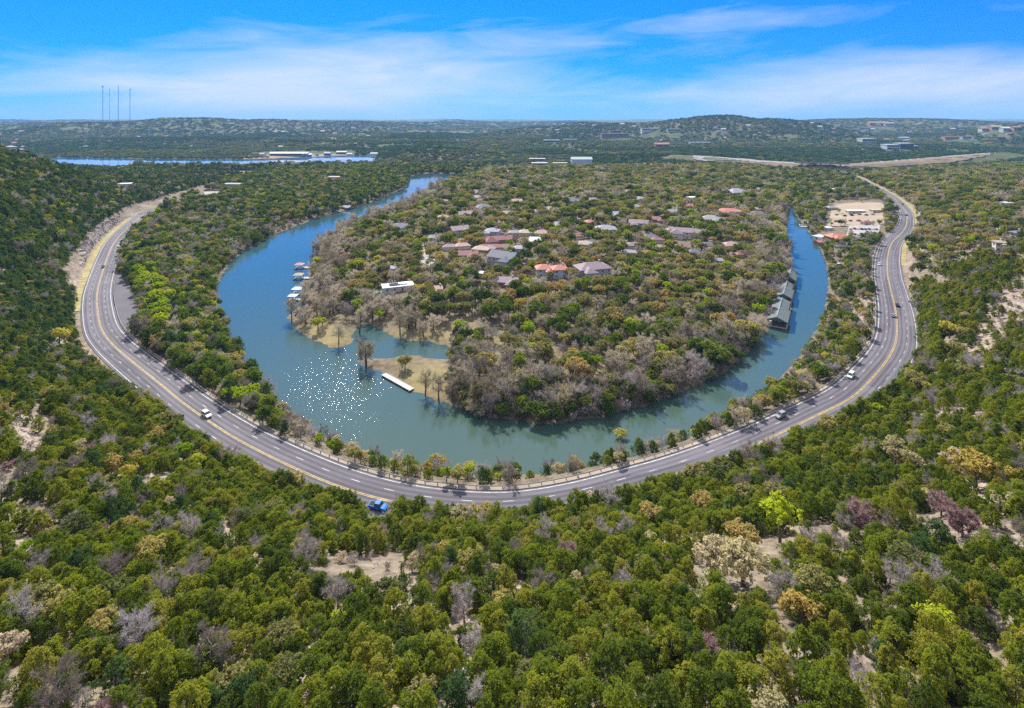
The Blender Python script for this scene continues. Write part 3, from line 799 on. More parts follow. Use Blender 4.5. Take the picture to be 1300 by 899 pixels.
# the twin pavilion of the red roofed house
house(710,340,19,'redtile','paleblue','second pavilion of pale blue walls under a red tiled roof','hip',0.1,2,0.9,None,False,True,1.2)
# white modern house with its pool
root, (X,Y,Z,W,D,yaw) = house(505,361,38,'white','white','modern white flat roofed house with dark solar panels on its roof','flat',0.35,1,0.42,None,False,True,1.2)
mb = MB(); mb.box(-W*0.28,W*0.06,-D*0.30,D*0.34,3.5,3.75); mb.build('solar_panel', M['solar'], root)
mb = MB(); mb.box(W*0.02,W*0.3,-D*0.2,D*0.2,3.454,4.3); mb.build('skylight', M['frame'], root)
X,Y,Z = at(484,373); CLEAR.append((X,Y,7)); CLEAR.append((X,Y-7,6))
pr = empty('swimming_pool', (X,Y,Z+0.25), 0.35); tag(pr, 'turquoise swimming pool beside the modern white house', 'swimming pool')
mb = MB(); mb.box(-5.5,5.5,-3.6,3.6,-1.2,0.2); mb.build('surround', M['paving'], pr)
mb = MB(); mb.box(-4.4,4.4,-2.5,2.5,0.0,0.22); mb.build('water_surface', M['pool'], pr)
X,Y,Z = at(482,304); CLEAR.append((X,Y,6)); CLEAR.append((X,Y-9,6))
pr = empty('swimming_pool', (X,Y,Z+0.25), 0.0); tag(pr, 'small turquoise pool on the terrace near the river bank', 'swimming pool')
mb = MB(); mb.box(-4.5,4.5,-3,3,-1.2,0.2); mb.build('surround', M['paving'], pr)
mb = MB(); mb.box(-3.6,3.6,-2.1,2.1,0.0,0.22); mb.build('water_surface', M['pool'], pr)
# roofs half hidden among the trees
gen = np.random.default_rng(44)
n = 0
while n < 62:
    px = gen.uniform(555,965); py = gen.uniform(213,330)
    if any(abs(px-h[0]) < 16 and abs(py-h[1]) < 8 for h in HOUSES): continue
    x,y,z = at(px,py)
    if not in_poly(np.array([[x,y]]), PEN)[0]: continue
    rf = ['mauve','grey','lavender','slate','rust','pink','tan'][gen.integers(7)]
    house(px,py,gen.uniform(14,23)*(0.75+0.25*(py-210)/90),rf,['grey','cream','brick','stone'][gen.integers(4)],
          {'mauve':'mauve','grey':'grey','lavender':'lavender grey','slate':'slate','rust':'dark red','pink':'pinkish','tan':'tan'}[rf]+' roofed house half hidden among neighbourhood trees','hip',None,1,0.65,rf+' roofs half hidden in the neighbourhood',False,False,0.6)
    n += 1
for i in range(10):
    px = gen.uniform(1165,1298); py = gen.uniform(222,268)
    house(px,py,gen.uniform(8,13),['mauve','grey','lavender','pink'][i%4],['cream','grey','white'][i%3],['mauve','grey','lavender grey','pinkish'][i%4]+' roofed house half hidden among trees beyond the road','hip',None,1,0.65,'half hidden houses beyond the road, roof '+str(['mauve','grey','lavender','pink'][i%4]),False,False,0.4)

# ---- larger buildings far off
def block(px, py, wpx, hpx, roof, wall, label, cat='building', depth=0.5, bands=0, yaw=0.0, group=None, pitched=False, name='building'):
    X,Y,Z = at(px,py); W = wpx*Y/FPX; H = hpx*Y/FPX; D = max(8,W*depth)
    z0 = min(float(ground(X+a,Y+b)) for a in (-W/2,W/2) for b in (-D/2,D/2))
    root = empty(name, (X,Y,z0), yaw); tag(root, label, cat, group)
    zt = Z-z0+H
    mb = MB(); mb.box(-W/2,W/2,-D/2,D/2,-2,zt); mb.build('wall', M[wall], root)
    mb = MB()
    if pitched: hip(mb,-W/2,W/2,-D/2,D/2,zt+0.02,H*0.45,H*0.06,True)
    else: mb.box(-W/2-H*.05,W/2+H*.05,-D/2-H*.05,D/2+H*.05,zt+0.01,zt+H*0.12)
    mb.build('roof', M['roof_'+roof], root)
    for k in range(bands):
        zb = (Z-z0)+H*(k+0.25)/max(1,bands)
        mb = MB(); mb.box(-W*0.47,W*0.47,-D/2-0.25,-D/2-0.02,zb,zb+H*0.5/bands); mb.build('window', M['glass'], root)
    CLEAR.append((X,Y,max(W,D)*0.5+4)); CLEAR.append((X*0.985,Y*0.985,W*0.5+4)); CLEAR.append((X*0.965,Y*0.965,W*0.5+2))
    return root
block(368,198.3,48,3.6,'white','wall_grey','very long white roofed marina shed on the lake shore','marina shed',0.22,1,0,None,True,'marina_shed')
block(390,199.3,11,3,'white','wall_paleblue','white roofed boat shed touching the end of the longest marina shed','marina shed',0.6,1,0.3,None,True,'marina_shed')
block(416,197.5,8,3,'paleblue','wall_grey','short blue grey marina shed, third along the lake shore','marina shed',0.6,1,0,None,True,'marina_shed')
block(434,196,13,3,'white','wall_grey','white roofed marina shed, the longer of the two nearest the headland','marina shed',0.4,1,0,None,True,'marina_shed')
block(444,198.5,7,3,'white','wall_white','small white shed below the headland marina shed','marina shed',0.6,0,0,None,True,'marina_shed')
block(333,198.5,6,3,'white','wall_white','small white shed standing alone on the lake shore','marina shed',0.6,0,0,None,True,'marina_shed')
block(475,198,9,3,'white','wall_white','white roofed shed at the foot of the dark headland','marina shed',0.5,0,0,None,True,'marina_shed')
block(1130,190,16,6,'white','wall_paleblue','pale office block with a white roof edge, joined to blue glass block','office',0.7,2,0,None,False,'office_building')
block(1147,189,17,6.5,'paleblue','glass_blue','blue glass office block on the wooded ridge','office',0.7,1,0,None,False,'office_building')
block(1160,188,8,2.5,'white','wall_brick','low brick annex beside the blue glass office block','annex',0.8,1,0,None,False,'office_building')
block(1147,178,12,3,'lavender','wall_grey','grey pitched roofed hall behind the blue glass office block','hall',0.6,1,0,None,True,'hall_building')
block(1100,180,18,4,'white','wall_white','white low round fronted building on the far ridge','building',0.6,1)
block(1113,159,22,3,'pink','wall_orange','reddish housing block on the far skyline ridge','housing block',0.3,1,0,None,True)
block(1128,160,12,3,'tan','wall_cream','tan housing block at the end of the reddish one','housing block',0.4,1,0,None,True)
block(1208,177,22,3,'pink','wall_orange','orange brown office row on the slope beyond the highway','office',0.3,1)
block(1228,176,16,2.5,'grey','wall_grey','grey office row beside the orange brown one','office',0.3,1)
for i,(px,py,w_,h_,rf,wl,lb) in enumerate([(1250,167,12,4,'pink','wall_cream','cream walled block, first along the ridge top'),(1263,165,14,4,'tan','wall_orange','orange walled long block along the ridge top'),
      (1277,167,12,4,'white','wall_white','white roofed block in the middle of the ridge top'),(1290,166,10,4,'pink','wall_orange','orange walled block near the end of the ridge top'),(1298,164,7,4,'tan','wall_cream','tan block last along the ridge top')]):
    block(px,py,w_,h_,rf,wl,lb,'housing block',0.5,1,0,None,True)
block(700,181,20,3,'white','wall_white','white low campus building on the dark ridge','building',0.3,1)
block(724,180,16,3,'paleblue','wall_white','pale blue roofed campus building next to the white one','building',0.3,1)
block(780,174,34,4,'mauve','wall_brick','long red brick building with a raised middle on the far ridge','building',0.25,2)
block(780,169,12,3,'dark','wall_brick','dark topped tower block rising behind the long brick building','tower block',0.6,1)
block(826,166,24,2.5,'white','wall_white','white hilltop building beside the skyline hill','building',0.3,1)
block(855,167,16,2.5,'paleblue','wall_grey','pale grey hillside building below the skyline hill','building',0.3,1)
block(840,187,18,4,'redtile','wall_orange','orange roofed building amid dark trees before the skyline hill','building',0.4,1,0,None,True)
block(888,184,26,3,'green','wall_paleblue','low green roofed building on the wooded slope','building',0.25,1)
block(738,208,26,6,'palegreen','wall_paleblue','large pale green vaulted school hall','school',0.5,0,0,None,True,'school_hall')
block(711,211,18,4,'paleblue','wall_white','pale blue flat roofed school wing beside the vaulted hall','school',0.4,1,0,None,False,'school_wing')
block(685,210.5,20,3.5,'paleblue','wall_white','pale blue school wing standing farther from the hall','school',0.4,1,0,None,False,'school_wing')
block(682,204.5,20,3,'white','wall_grey','white roofed school wing behind the others','school',0.3,1,0,None,False,'school_wing')
block(1143,218,9,2.5,'white','wall_white','small white roofed shed under the highway embankment','shed',0.6,0,0,None,False,'shed')
block(1153,217.5,9,2.5,'white','wall_white','second white roofed shed under the embankment, next to red trees','shed',0.6,0,0,None,False,'shed')
block(1062,243,11,3,'white','wall_white','small white roofed shed amid the green trees by the lot','shed',0.5,0,0,None,False,'shed')
gen = np.random.default_rng(5)
for i in range(85):
    px = gen.choice([gen.uniform(0,480),gen.uniform(600,1300),gen.uniform(850,1300)]); py = gen.uniform(158,190 if px < 480 else 180)
    rf = ['grey','pink','tan','white','mauve'][i%5]
    side = 'across the lake' if px < 560 else 'on the far wooded ridges'
    block(px,py,gen.uniform(2.5,6.5),gen.uniform(1.2,2.2),rf,['wall_white','wall_cream','wall_grey','wall_stone'][i%4],
          'tiny distant '+{'white':'white','pink':'pinkish','tan':'tan','grey':'grey','mauve':'mauve'}[rf]+' roofed house '+side,'house',0.6,0,0,rf+' roofed distant houses '+side,True,'distant_house')
# ------------------------------------------------------------------ streets, highway and lots, draped on the ground
def draped(name, top, bot, mat, lift=0.35, n=60, m=4):
    def res(pts):
        P = np.array([at(*p)[:2] for p in pts]); s = np.concatenate([[0],np.cumsum(np.linalg.norm(np.diff(P,axis=0),axis=1))])
        q = np.linspace(0,s[-1],n); return np.stack([np.interp(q,s,P[:,0]),np.interp(q,s,P[:,1])],1)
    A, B = res(top), res(bot); v = []
    for k in range(m+1):
        Q = A+(B-A)*k/m; z = ground(Q[:,0],Q[:,1])
        v += [(a,b,c+lift) for (a,b),c in zip(Q,z)]
    f = [(k*n+i,k*n+i+1,(k+1)*n+i+1,(k+1)*n+i) for k in range(m) for i in range(n-1)]
    me = mesh_from(name, v, f, [mat], smooth=True)
    if me.polygons[0].normal.z < 0: me.flip_normals()
    return tag(link(name, me), kind='structure')
draped('highway_embankment', [(1072,209.5),(1121,206.5),(1171,202.5),(1210,199),(1262,195)], [(1072,217),(1121,214),(1171,210),(1208,206.5),(1256,197.5)], M['tan_grass'], 1.2)
draped('highway', [(1072,207.6),(1121,204.6),(1171,200.8),(1212,197.5),(1264,193.6)], [(1072,209.5),(1121,206.5),(1171,202.5),(1210,199),(1262,195)], M['highway'], 1.3)
draped('highway_embankment', [(935,206),(965,207.5),(1000,208),(1015,208.5)], [(935,208),(965,211),(1000,213.5),(1020,215)], M['tan_grass'], 1.2)
draped('highway', [(880,198),(920,200),(960,204),(1012,207)], [(880,202),(920,204),(960,207),(1015,209)], M['highway'], 1.3)
draped('highway', [(1015,207),(1049,199),(1085,191),(1115,184)], [(1035,209),(1062,200),(1092,192.5),(1118,185)], M['highway'], 1.6)
draped('far_road', [(333,162.5),(384,168.5),(419,175),(452,182)], [(333,163.7),(384,170.2),(419,177),(452,184)], M['highway'], 3)
draped('lot', [(1058,259),(1090,257),(1122,258)], [(1050,287),(1085,288),(1124,286)], M['sand'], 0.3, 40, 8)
draped('car_park', [(1078,287),(1100,286),(1118,286)], [(1072,308),(1095,310),(1114,303)], M['paving'], 0.32, 40, 6)
draped('street', [(530,312),(528,324),(536,334),(556,344)], [(539,312),(541,322),(549,331),(562,340)], M['paving'], 0.35, 40, 3)
draped('path', [(893,228),(897,238),(910,253)], [(896,228),(901,237),(913,251)], M['paving'], 0.8, 30, 2)
draped('terrace', [(488,302),(505,300),(520,305)], [(490,308),(505,308),(522,310)], M['paving'], 0.5, 20, 3)
draped('clearing', [(258,244),(280,243)], [(262,250),(278,252)], M['paving'], 0.4, 12, 3)
draped('road', [(48,193),(54,195),(58,199)], [(50,199),(55,200.5),(60,201)], M['highway'], 2.0, 12, 2)
draped('far_shore', [(300,197.5),(345,196.5),(400,196),(460,194.5)], [(300,202.8),(345,201.9),(400,199.3),(450,197.3)], M['tan_grass'], 0.8, 40, 3)

draped('road', [(174,273),(200,262.5),(230,254),(264,247.5)], [(193,271),(209,267),(237,258),(266,250.5)], M['asphalt'], 0.45, 40, 3)
for px,py in [(185,271),(196,267),(210,263.5),(225,259),(240,255),(255,251)]:
    x,y,z = at(px,py); CLEAR.append((x,y,11)); CLEAR.append((x*.97,y*.97,10))
# overpass where the road meets the highway
X0,Y0,Z0 = at(1012,212.5); X1,Y1,Z1 = at(1073,213)
br = empty('overpass', ((X0+X1)/2,(Y0+Y1)/2,min(Z0,Z1)), math.atan2(Y1-Y0,X1-X0)); tag(br, 'concrete highway overpass crossing the road at the far end', 'bridge')
hl = math.hypot(X1-X0,Y1-Y0)/2; H_ = max(Z0,Z1)-min(Z0,Z1)+6.0
mb = MB(); mb.box(-hl-6,hl+6,-7,7,H_,H_+1.3); mb.build('deck', M['concrete'], br)
for s in (-1,1):
    mb = MB(); mb.box(-hl-6,hl+6,s*7.0-0.2*(s<0)+0.003*s,s*7.0+0.2*(s>0)+0.003*s,H_+0.6,H_+2.3); mb.build('parapet', M['concrete'], br)
for k in range(5):
    x = -hl+2*hl*(k+0.5)/5
    mb = MB(); mb.box(x-0.9,x+0.9,-5,5,-6,H_); mb.build('pier', M['concrete'], br)

# ------------------------------------------------------------------ guard rail on the river side
ks = np.nonzero((RU > 0.17) & (RU < 0.86))[0]
gq = np.arange(RS[ks[0]], RS[ks[-1]], 4.0)
G = lambda q, o: (float(np.interp(q,RS,RI[:,0])+np.interp(q,RS,RN[:,0])*o), float(np.interp(q,RS,RI[:,1])+np.interp(q,RS,RN[:,1])*o))
gr = empty('guard_rail', (*G(gq[len(gq)//2],-0.55), ROAD_Z)); tag(gr, 'long pale steel guard rail on posts along the river side of the road', 'guard rail')
off = Vector(gr.location)
M['rail'] = paint('galvanised_rail', (0.36,0.33,0.30), 0.6, 0.2, 0.3, 0.8)
mb = MB()
prof = [(-0.04,0.50),(0.03,0.56),(-0.02,0.68),(0.03,0.80),(-0.04,0.86),(-0.10,0.80),(-0.10,0.56)]
v = []; qs = np.arange(RS[ks[0]],RS[ks[-1]],2.0)
for q in qs:
    for o, z in prof: v.append((*[a-b for a,b in zip(G(q,-0.55+o*1.6),off[:2])], z+0.1))
n_ = len(prof)
mb.add(v, [(i*n_+k,i*n_+(k+1)%n_,(i+1)*n_+(k+1)%n_,(i+1)*n_+k) for i in range(len(qs)-1) for k in range(n_)])
mb.build('rail', M['rail'], gr)
posts = sorted(gq, key=lambda q: math.hypot(*G(q,0)))
pm = MB(); pm.box(-0.11,0.11,-0.13,0.13,-0.5,1.0); pme = pm.mesh('post', M['timber'])
far = MB()
for i, q in enumerate(posts):
    x, y = G(q,-0.85)
    if i < 95:
        o = link('post', pme, gr, (x-off.x,y-off.y,0), math.atan2(np.interp(q,RS,RT[:,1]),np.interp(q,RS,RT[:,0])))
    else: far.box(x-off.x-0.11,x-off.x+0.11,y-off.y-0.12,y-off.y+0.12,-0.5,1.0)
if far.v: tag(far.build('far_posts', M['timber'], gr), kind='stuff')

# ------------------------------------------------------------------ vehicles
M['tyre'] = paint('tyre', (0.02,0.02,0.022), 0.85)
M['rim'] = paint('wheel_rim', (0.5,0.5,0.52), 0.35, 0.8)
M['lamp'] = paint('headlight', (0.75,0.76,0.78), 0.15)
M['tail'] = paint('tail_light', (0.45,0.02,0.02), 0.25)
M['trim'] = paint('black_trim', (0.025,0.025,0.027), 0.8, 0, 0.2, 1, 0.2)
def carpaint(name, col):
    m = paint(name, col, 0.5, 0.0, 0.06, 0.4, 0.12)
    for n in m.node_tree.nodes:
        if n.type == 'BSDF_PRINCIPLED': n.inputs['Coat Weight'].default_value = 0.08; n.inputs['Coat Roughness'].default_value = 0.08
    return m
for k, c in dict(white=(0.62,0.62,0.61),silver=(0.24,0.255,0.27),black=(0.02,0.021,0.024),blue=(0.008,0.14,0.52),grey=(0.16,0.17,0.18),red=(0.4,0.03,0.03),navy=(0.03,0.05,0.12)).items():
    M['car_'+k] = carpaint('car_'+k, c)
SHAPES = {
 'car': dict(L=4.7,W=1.82, body=[(-2.3,.32),(-2.34,.62),(-2.25,.92),(-1.55,1.0),(1.0,.96),(1.75,.86),(2.2,.72),(2.34,.5),(2.3,.3)], cab=[(-1.7,.985),(-1.05,1.42),(-.2,1.47),(.45,1.40),(1.2,.935)]),
 'suv': dict(L=4.9,W=1.95, body=[(-2.38,.38),(-2.42,.7),(-2.36,1.08),(1.0,1.08),(1.8,1.0),(2.3,.86),(2.42,.6),(2.36,.36)], cab=[(-2.3,1.07),(-2.1,1.7),(-.6,1.78),(.25,1.72),(1.05,1.06)]),
 'pickup': dict(L=5.6,W=2.0, body=[(-2.75,.45),(-2.78,1.05),(-.75,1.05),(-.72,1.08),(1.25,1.08),(2.2,1.0),(2.72,.85),(2.78,.5),(2.7,.42)], cab=[(-.72,1.07),(-.6,1.72),(.1,1.8),(.75,1.74),(1.35,1.06)]),
 'van': dict(L=5.2,W=1.98, body=[(-2.55,.38),(-2.6,.8),(-2.55,1.1),(1.3,1.08),(2.0,1.0),(2.5,.82),(2.58,.5),(2.5,.36)], cab=[(-2.5,1.09),(-2.4,1.85),(-.4,1.92),(.6,1.84),(1.45,1.06)]),
}
def bevel_mesh(me, w, seg=2):
    bm = bmesh.new(); bm.from_mesh(me)
    bmesh.ops.bevel(bm, geom=[e for e in bm.edges if e.calc_length() > 0.1 and len(e.link_faces) == 2 and e.calc_face_angle(0) > 0.35], offset=w, segments=seg, affect='EDGES', clamp_overlap=True)
    bm.to_mesh(me); bm.free()
CARM = {}
def car_meshes(kind):
    if kind in CARM: return CARM[kind]
    S = SHAPES[kind]; W = S['W']/2
    b = MB(); b.profile(S['body'], -W, W); body = b.mesh('body', M['trim']); bevel_mesh(body, 0.07)
    c = MB(); pts = S['cab']; n = len(pts)
    top = max(z for _, z in pts); base = min(z for _, z in pts)
    f = lambda z: (W-0.06)-0.17*(z-base)/(top-base)
    c.add([(x,-f(z),z) for x,z in pts]+[(x,f(z),z) for x,z in pts], [tuple(range(n)),tuple(range(2*n-1,n-1,-1))]+[(i,i+n,(i+1)%n+n,(i+1)%n) for i in range(n)])
    cab = c.mesh('glasshouse', M['glass']); bevel_mesh(cab, 0.03, 1)
    r = MB(); rp = [p for p in pts if p[1] > top-0.12]; x0, x1 = rp[0][0]-0.05, rp[-1][0]+0.05
    r.box(x0,x1,-f(top)-0.02,f(top)+0.02,top-0.02,top+0.05)
    for sx_ in (-1,1):   # pillars
        for a, q in ((pts[0],pts[1]),(pts[-1],pts[-2])):
            r.tube([(a[0],sx_*f(a[1]),a[1]),(q[0],sx_*f(q[1]),q[1])],0.05,4)
        xm = (x0+x1)/2; r.tube([(xm,sx_*(f(base)+.005),base),(xm,sx_*(f(top)+.005),top)],0.045,4)
    roof = r.mesh('roof', M['trim'])
    t = MB(); t.tube([(0,-0.12,0),(0,0.12,0)],0.34,14); tyre = t.mesh('tyre', M['tyre'])
    t = MB(); t.tube([(0,-0.135,0),(0,0.135,0)],0.2,10); rim = t.mesh('rim', M['rim'])
    h = MB(); h.box(-0.04,0.06,-0.2,0.2,-0.08,0.08); head = h.mesh('headlight', M['lamp'])
    h = MB(); h.box(-0.06,0.03,-0.14,0.14,-0.12,0.12); tail = h.mesh('tail_light', M['tail'])
    h = MB(); h.box(-0.06,0.08,-0.08,0.08,-0.07,0.07); mir = h.mesh('mirror', M['trim'])
    bed = None
    if kind == 'pickup':
        h = MB(); h.box(-2.6,-0.85,-W+0.14,W-0.14,1.02,1.062); bed = h.mesh('bed', M['trim'])
    CARM[kind] = (body,cab,roof,tyre,rim,head,tail,mir,bed)
    return CARM[kind]
def vehicle(kind, col, x, y, z, yaw, label, group=None, name=None, cat=None):
    body,cab,roof,tyre,rim,head,tail,mir,bed = car_meshes(kind); S = SHAPES[kind]; W = S['W']/2; Lh = S['L']/2
    root = empty(name or {'car':'car','suv':'sport_utility_car','pickup':'pickup_truck','van':'van'}[kind], (x,y,z), yaw)
    tag(root, label, cat or {'car':'car','suv':'car','pickup':'pickup truck','van':'van'}[kind], group)
    def part(nm, me, loc=None, parent=root, m=None):
        o = link(nm, me, parent, loc)
        if m:
            o.material_slots[0].link = 'OBJECT'; o.material_slots[0].material = m
        return o
    part('body', body, m=M['car_'+col]); part('glasshouse', cab); part('roof', roof, m=M['car_'+col])
    if bed: part('bed', bed)
    for sx_ in (-1,1):
        for wx in (-Lh*0.62, Lh*0.62):
            w_ = empty('wheel', (wx,sx_*(W-0.1),0.34)); w_.parent = root
            part('tyre', tyre, None, w_); part('rim', rim, None, w_)
        part('headlight', head, (Lh-0.10,sx_*(W-0.32),0.68)); part('tail_light', tail, (-Lh+0.05,sx_*(W-0.25),0.85))
        part('mirror', mir, (S['cab'][-1][0]-0.2,sx_*(W+0.06),1.08))
def road_yaw(x, y, fwd=True):
    i = int(np.argmin((RI[:,0]-x)**2+(RI[:,1]-y)**2))
    return math.atan2(RT[i,1],RT[i,0])+(0 if fwd else PI)
def onroad(px, py): x, y = ray(px,py,ROAD_Z+0.7); return x, y, ROAD_Z+0.01
for kind,col,px,py,fwd,lab in [
  ('suv','white',259,524,True,'white car with dark windows in the inner lane below the yellow shrub'),
  ('pickup','blue',474,641,True,'bright blue pickup truck at the uphill edge of the near bend'),
  ('suv','silver',981,523,False,'large silver car beside the guard rail where trees shade the road'),
  ('van','white',1079,475,False,'white van in the shadow of trees on the right hand bend'),
  ('car','silver',1134,401,True,'silver car heading away round the right hand bend'),
  ('car','black',1139,386,True,'black car just ahead of the silver one on the right hand bend'),
  ('car','white',1116,336,False,'white car in the lane next to the river on the far straight'),
  ('car','black',131,338,True,'black car in the uphill lane on the far left bend'),
  ('car','white',156,312,False,'white car at the river side edge of the far left bend'),
  ('car','navy',1151,273,True,'dark blue car at the outer edge of the furthest bend'),
  ('car','black',1146,259,True,'small black car beyond the furthest bend'),
  ('car','grey',1121,241,False,'grey car on the widened road near the overpass'),
  ('car','black',1112,238,True,'black car alone near the overpass'),
  ('car','white',1092,230,False,'tiny white car closest to the overpass')]:
    x,y,z = onroad(px,py)
    i = int(np.argmin((RC[:,0]-x)**2+(RC[:,1]-y)**2)); o_ = (x-RI[i,0])*RN[i,0]+(y-RI[i,1])*RN[i,1]
    o_ = min(max(o_, 2.9), RW[i]-(2.6 if col != 'blue' else 1.9)); x, y = float(RI[i,0]+RN[i,0]*o_), float(RI[i,1]+RN[i,1]*o_)
    for q in (0,4,8,12)+((16,20,24) if col == 'blue' else ()): CLEAR.append((x*(1-q/y),y-q,4.6))
    vehicle(kind,col,x,y,z,road_yaw(x,y,fwd),lab)
def parked(px,py,kind,col,yaw,lab,group=None):
    x,y,z = at(px,py); vehicle(kind,col,x,y,z+0.36,yaw,lab,group,'parked_car','parked car'); CLEAR.append((x,y,4)); CLEAR.append((x*0.985,y*0.985,4))
for px,py,kind,col,yaw,lab in [(532,314,'suv','white',1.9,'white car parked at the upper end of the neighbourhood street'),(541,319,'car','silver',1.7,'silver car parked by the kerb of the neighbourhood street'),
   (551,333,'car','white',2.3,'white car parked at the street corner nearest the modern house'),(1066,327,'suv','navy',0.2,'dark blue car parked under trees between river and road'),
   (1067,332,'car','black',0.2,'black car parked next to the dark blue one under trees'),(1066,338,'van','white',0.2,'white van parked below the dark cars under trees'),(1063,318,'car','silver',0.2,'silver car parked nearest the red roofed restaurant')]:
    parked(px,py,kind,col,yaw,lab)
gen = np.random.default_rng(9)
for i in range(16):
    px = 1080+(i%8)*4.6; py = 292+(i//8)*7+gen.uniform(-0.6,0.6)
    c = ['black','grey','white','silver','navy','red','white','black'][(i*5)%8]
    parked(px,py,['car','suv'][i%2],c,1.35,{'navy':'dark blue'}.get(c,c)+' car parked in the restaurant car park','cars in the restaurant car park, '+c)

for i in range(14):
    px = 1052+(i%7)*9.5+gen.uniform(-1.5,1.5); py = 274+(i//7)*8+gen.uniform(-1,1)
    c = ['white','silver','black','grey','white','red','navy'][(i*3)%7]
    parked(px,py,['suv','car','pickup'][i%3],c,0.2+gen.uniform(-.2,.2),{'navy':'dark blue'}.get(c,c)+' vehicle parked loosely on the sandy lot','vehicles on the sandy lot, '+c)
# ------------------------------------------------------------------ docks and boat houses
M['roof_metal'] = roof_mat('metal_roof', (0.10,0.122,0.115), 0.4)
def boat_dock(px, py, wpx, roof, label, flat=True, yaw=0.0):
    Y = FPX*(CAM_H-3)/(py-HY); X = (px-CX)*Y/FPX; W = wpx*Y/FPX; D = W*0.95
    root = empty('boat_dock', (X,Y,0), yaw); tag(root, label, 'boat dock')
    mb = MB(); mb.box(-W/2,W/2,-D/2,-D/2+1.2,0.5,0.7); mb.box(-W/2,-W/2+1.2,-D/2+1.203,D/2,0.5,0.7); mb.box(W/2-1.2,W/2+8,-D/2+1.203,D/2,0.5,0.7); mb.build('deck', M['timber'], root)
    mb = MB()
    if flat: mb.box(-W/2-.3,W/2+.3,-D/2-.3,D/2+.3,3.3,3.6)
    else: hip(mb,-W/2,W/2,-D/2,D/2,3.3,1.4,0.4)
    mb.build('roof', M['roof_'+roof], root)
    for a in (-1,1):
        for b in (-1,1):
            mb = MB(); mb.box(a*(W/2-.3)-.14,a*(W/2-.3)+.14,b*(D/2-.3)-.14,b*(D/2-.3)+.14,-2.5,3.29); mb.build('post', M['timber'], root)
    CLEAR.append((X,Y,W*0.8))
boat_dock(380,336,9.5,'pink','boat dock with a pale pinkish roof, farthest upstream of the four',False)
boat_dock(379,349,10,'tan','boat dock with a tan roof, second of the four on the inner bank',False)
boat_dock(378,367,11,'white','boat dock with a big white flat roof, third of the four')
boat_dock(372,376,10,'paleblue','boat dock with a pale blue roof standing farthest out in the river')
def boathouse(p0, p1, W, label):
    (x0,y0),(x1,y1) = ray(*p0,0), ray(*p1,0)
    ln = math.hypot(x1-x0,y1-y0); yaw = math.atan2(y1-y0,x1-x0)
    root = empty('boathouse', ((x0+x1)/2,(y0+y1)/2,0), yaw); tag(root, label, 'boathouse')
    h = ln/2
    mb = MB(); mb.box(-h,h,-W/2,W/2,0.4,0.7); mb.build('deck', M['timber'], root)
    for s in (-1,1):
        for k in range(6):
            x = -h+0.4+(ln-0.8)*k/5
            mb = MB(); mb.box(x-.15,x+.15,s*(W/2-.3)-.15,s*(W/2-.3)+.15,-2.5,0.4); mb.box(x-.15,x+.15,s*(W/2-.3)-.15,s*(W/2-.3)+.15,0.7,4.4); mb.build('post', M['timber'], root)
    mb = MB(); mb.box(-h+1.5,h-1.0,-W/2+.6,W/2-2.5,0.7,4.3); mb.build('wall', M['wall_darkwood'], root)
    mb = MB(); hip(mb,-h,h*0.05,-W/2,W/2,4.5,2.3,0.5,True); r = mb.build('roof', M['roof_metal'], root)
    mb = MB(); hip(mb,h*0.05+0.6,h,-W/2+1,W/2-1,4.6,2.0,0.4,True); mb.build('roof', M['roof_metal'], root)
    mb = MB(); mb.box(-h+2,h-2,-0.25,0.25,6.62,6.9); mb.build('ridge_vent', M['metal'], r)
    for k in range(3):
        x = -h+ln*(k+0.5)/3
        mb = MB(); mb.box(x-2,x+2,W/2-2.49,W/2-2.42,0.8,3.2); mb.build('door', M['metal_dark'], root)
    for t in (0,.33,.66,1): CLEAR.append((x0+(x1-x0)*t+1,y0+(y1-y0)*t,W*0.62))
    CLEAR.append((x0+3,y0-8,6))
boathouse((986,417),(993,391),10.5,'long boathouse with pale green metal roof, nearest of the three')
boathouse((994.5,386),(999.5,368),9.0,'pale green metal roofed boathouse, middle one of the three')
boathouse((1001.5,363.5),(1005,350),8.0,'grey metal roofed boathouse, farthest of the three')
# white swimming dock off the point
(x0,y0),(x1,y1) = ray(487,475,0.6), ray(523,495,0.6)
root = empty('swimming_dock', ((x0+x1)/2,(y0+y1)/2,0), math.atan2(y1-y0,x1-x0)); tag(root, 'long white dock along the grassy point of the park', 'dock')
h = math.hypot(x1-x0,y1-y0)/2
M['dock_white'] = paint('white_deck_boards', (0.38,0.365,0.35), 0.8, 0, 0.2, 1.2)
mb = MB(); mb.box(-h,h,-1.35,1.35,0.55,0.8); mb.build('deck', M['dock_white'], root)
for k in range(5):
    for s in (-1,1):
        mb = MB(); x = -h+0.5+(2*h-1)*k/4; mb.box(x-.14,x+.14,s*1.2-.14,s*1.2+.14,-2.5,0.547); mb.build('post', M['timber'], root)
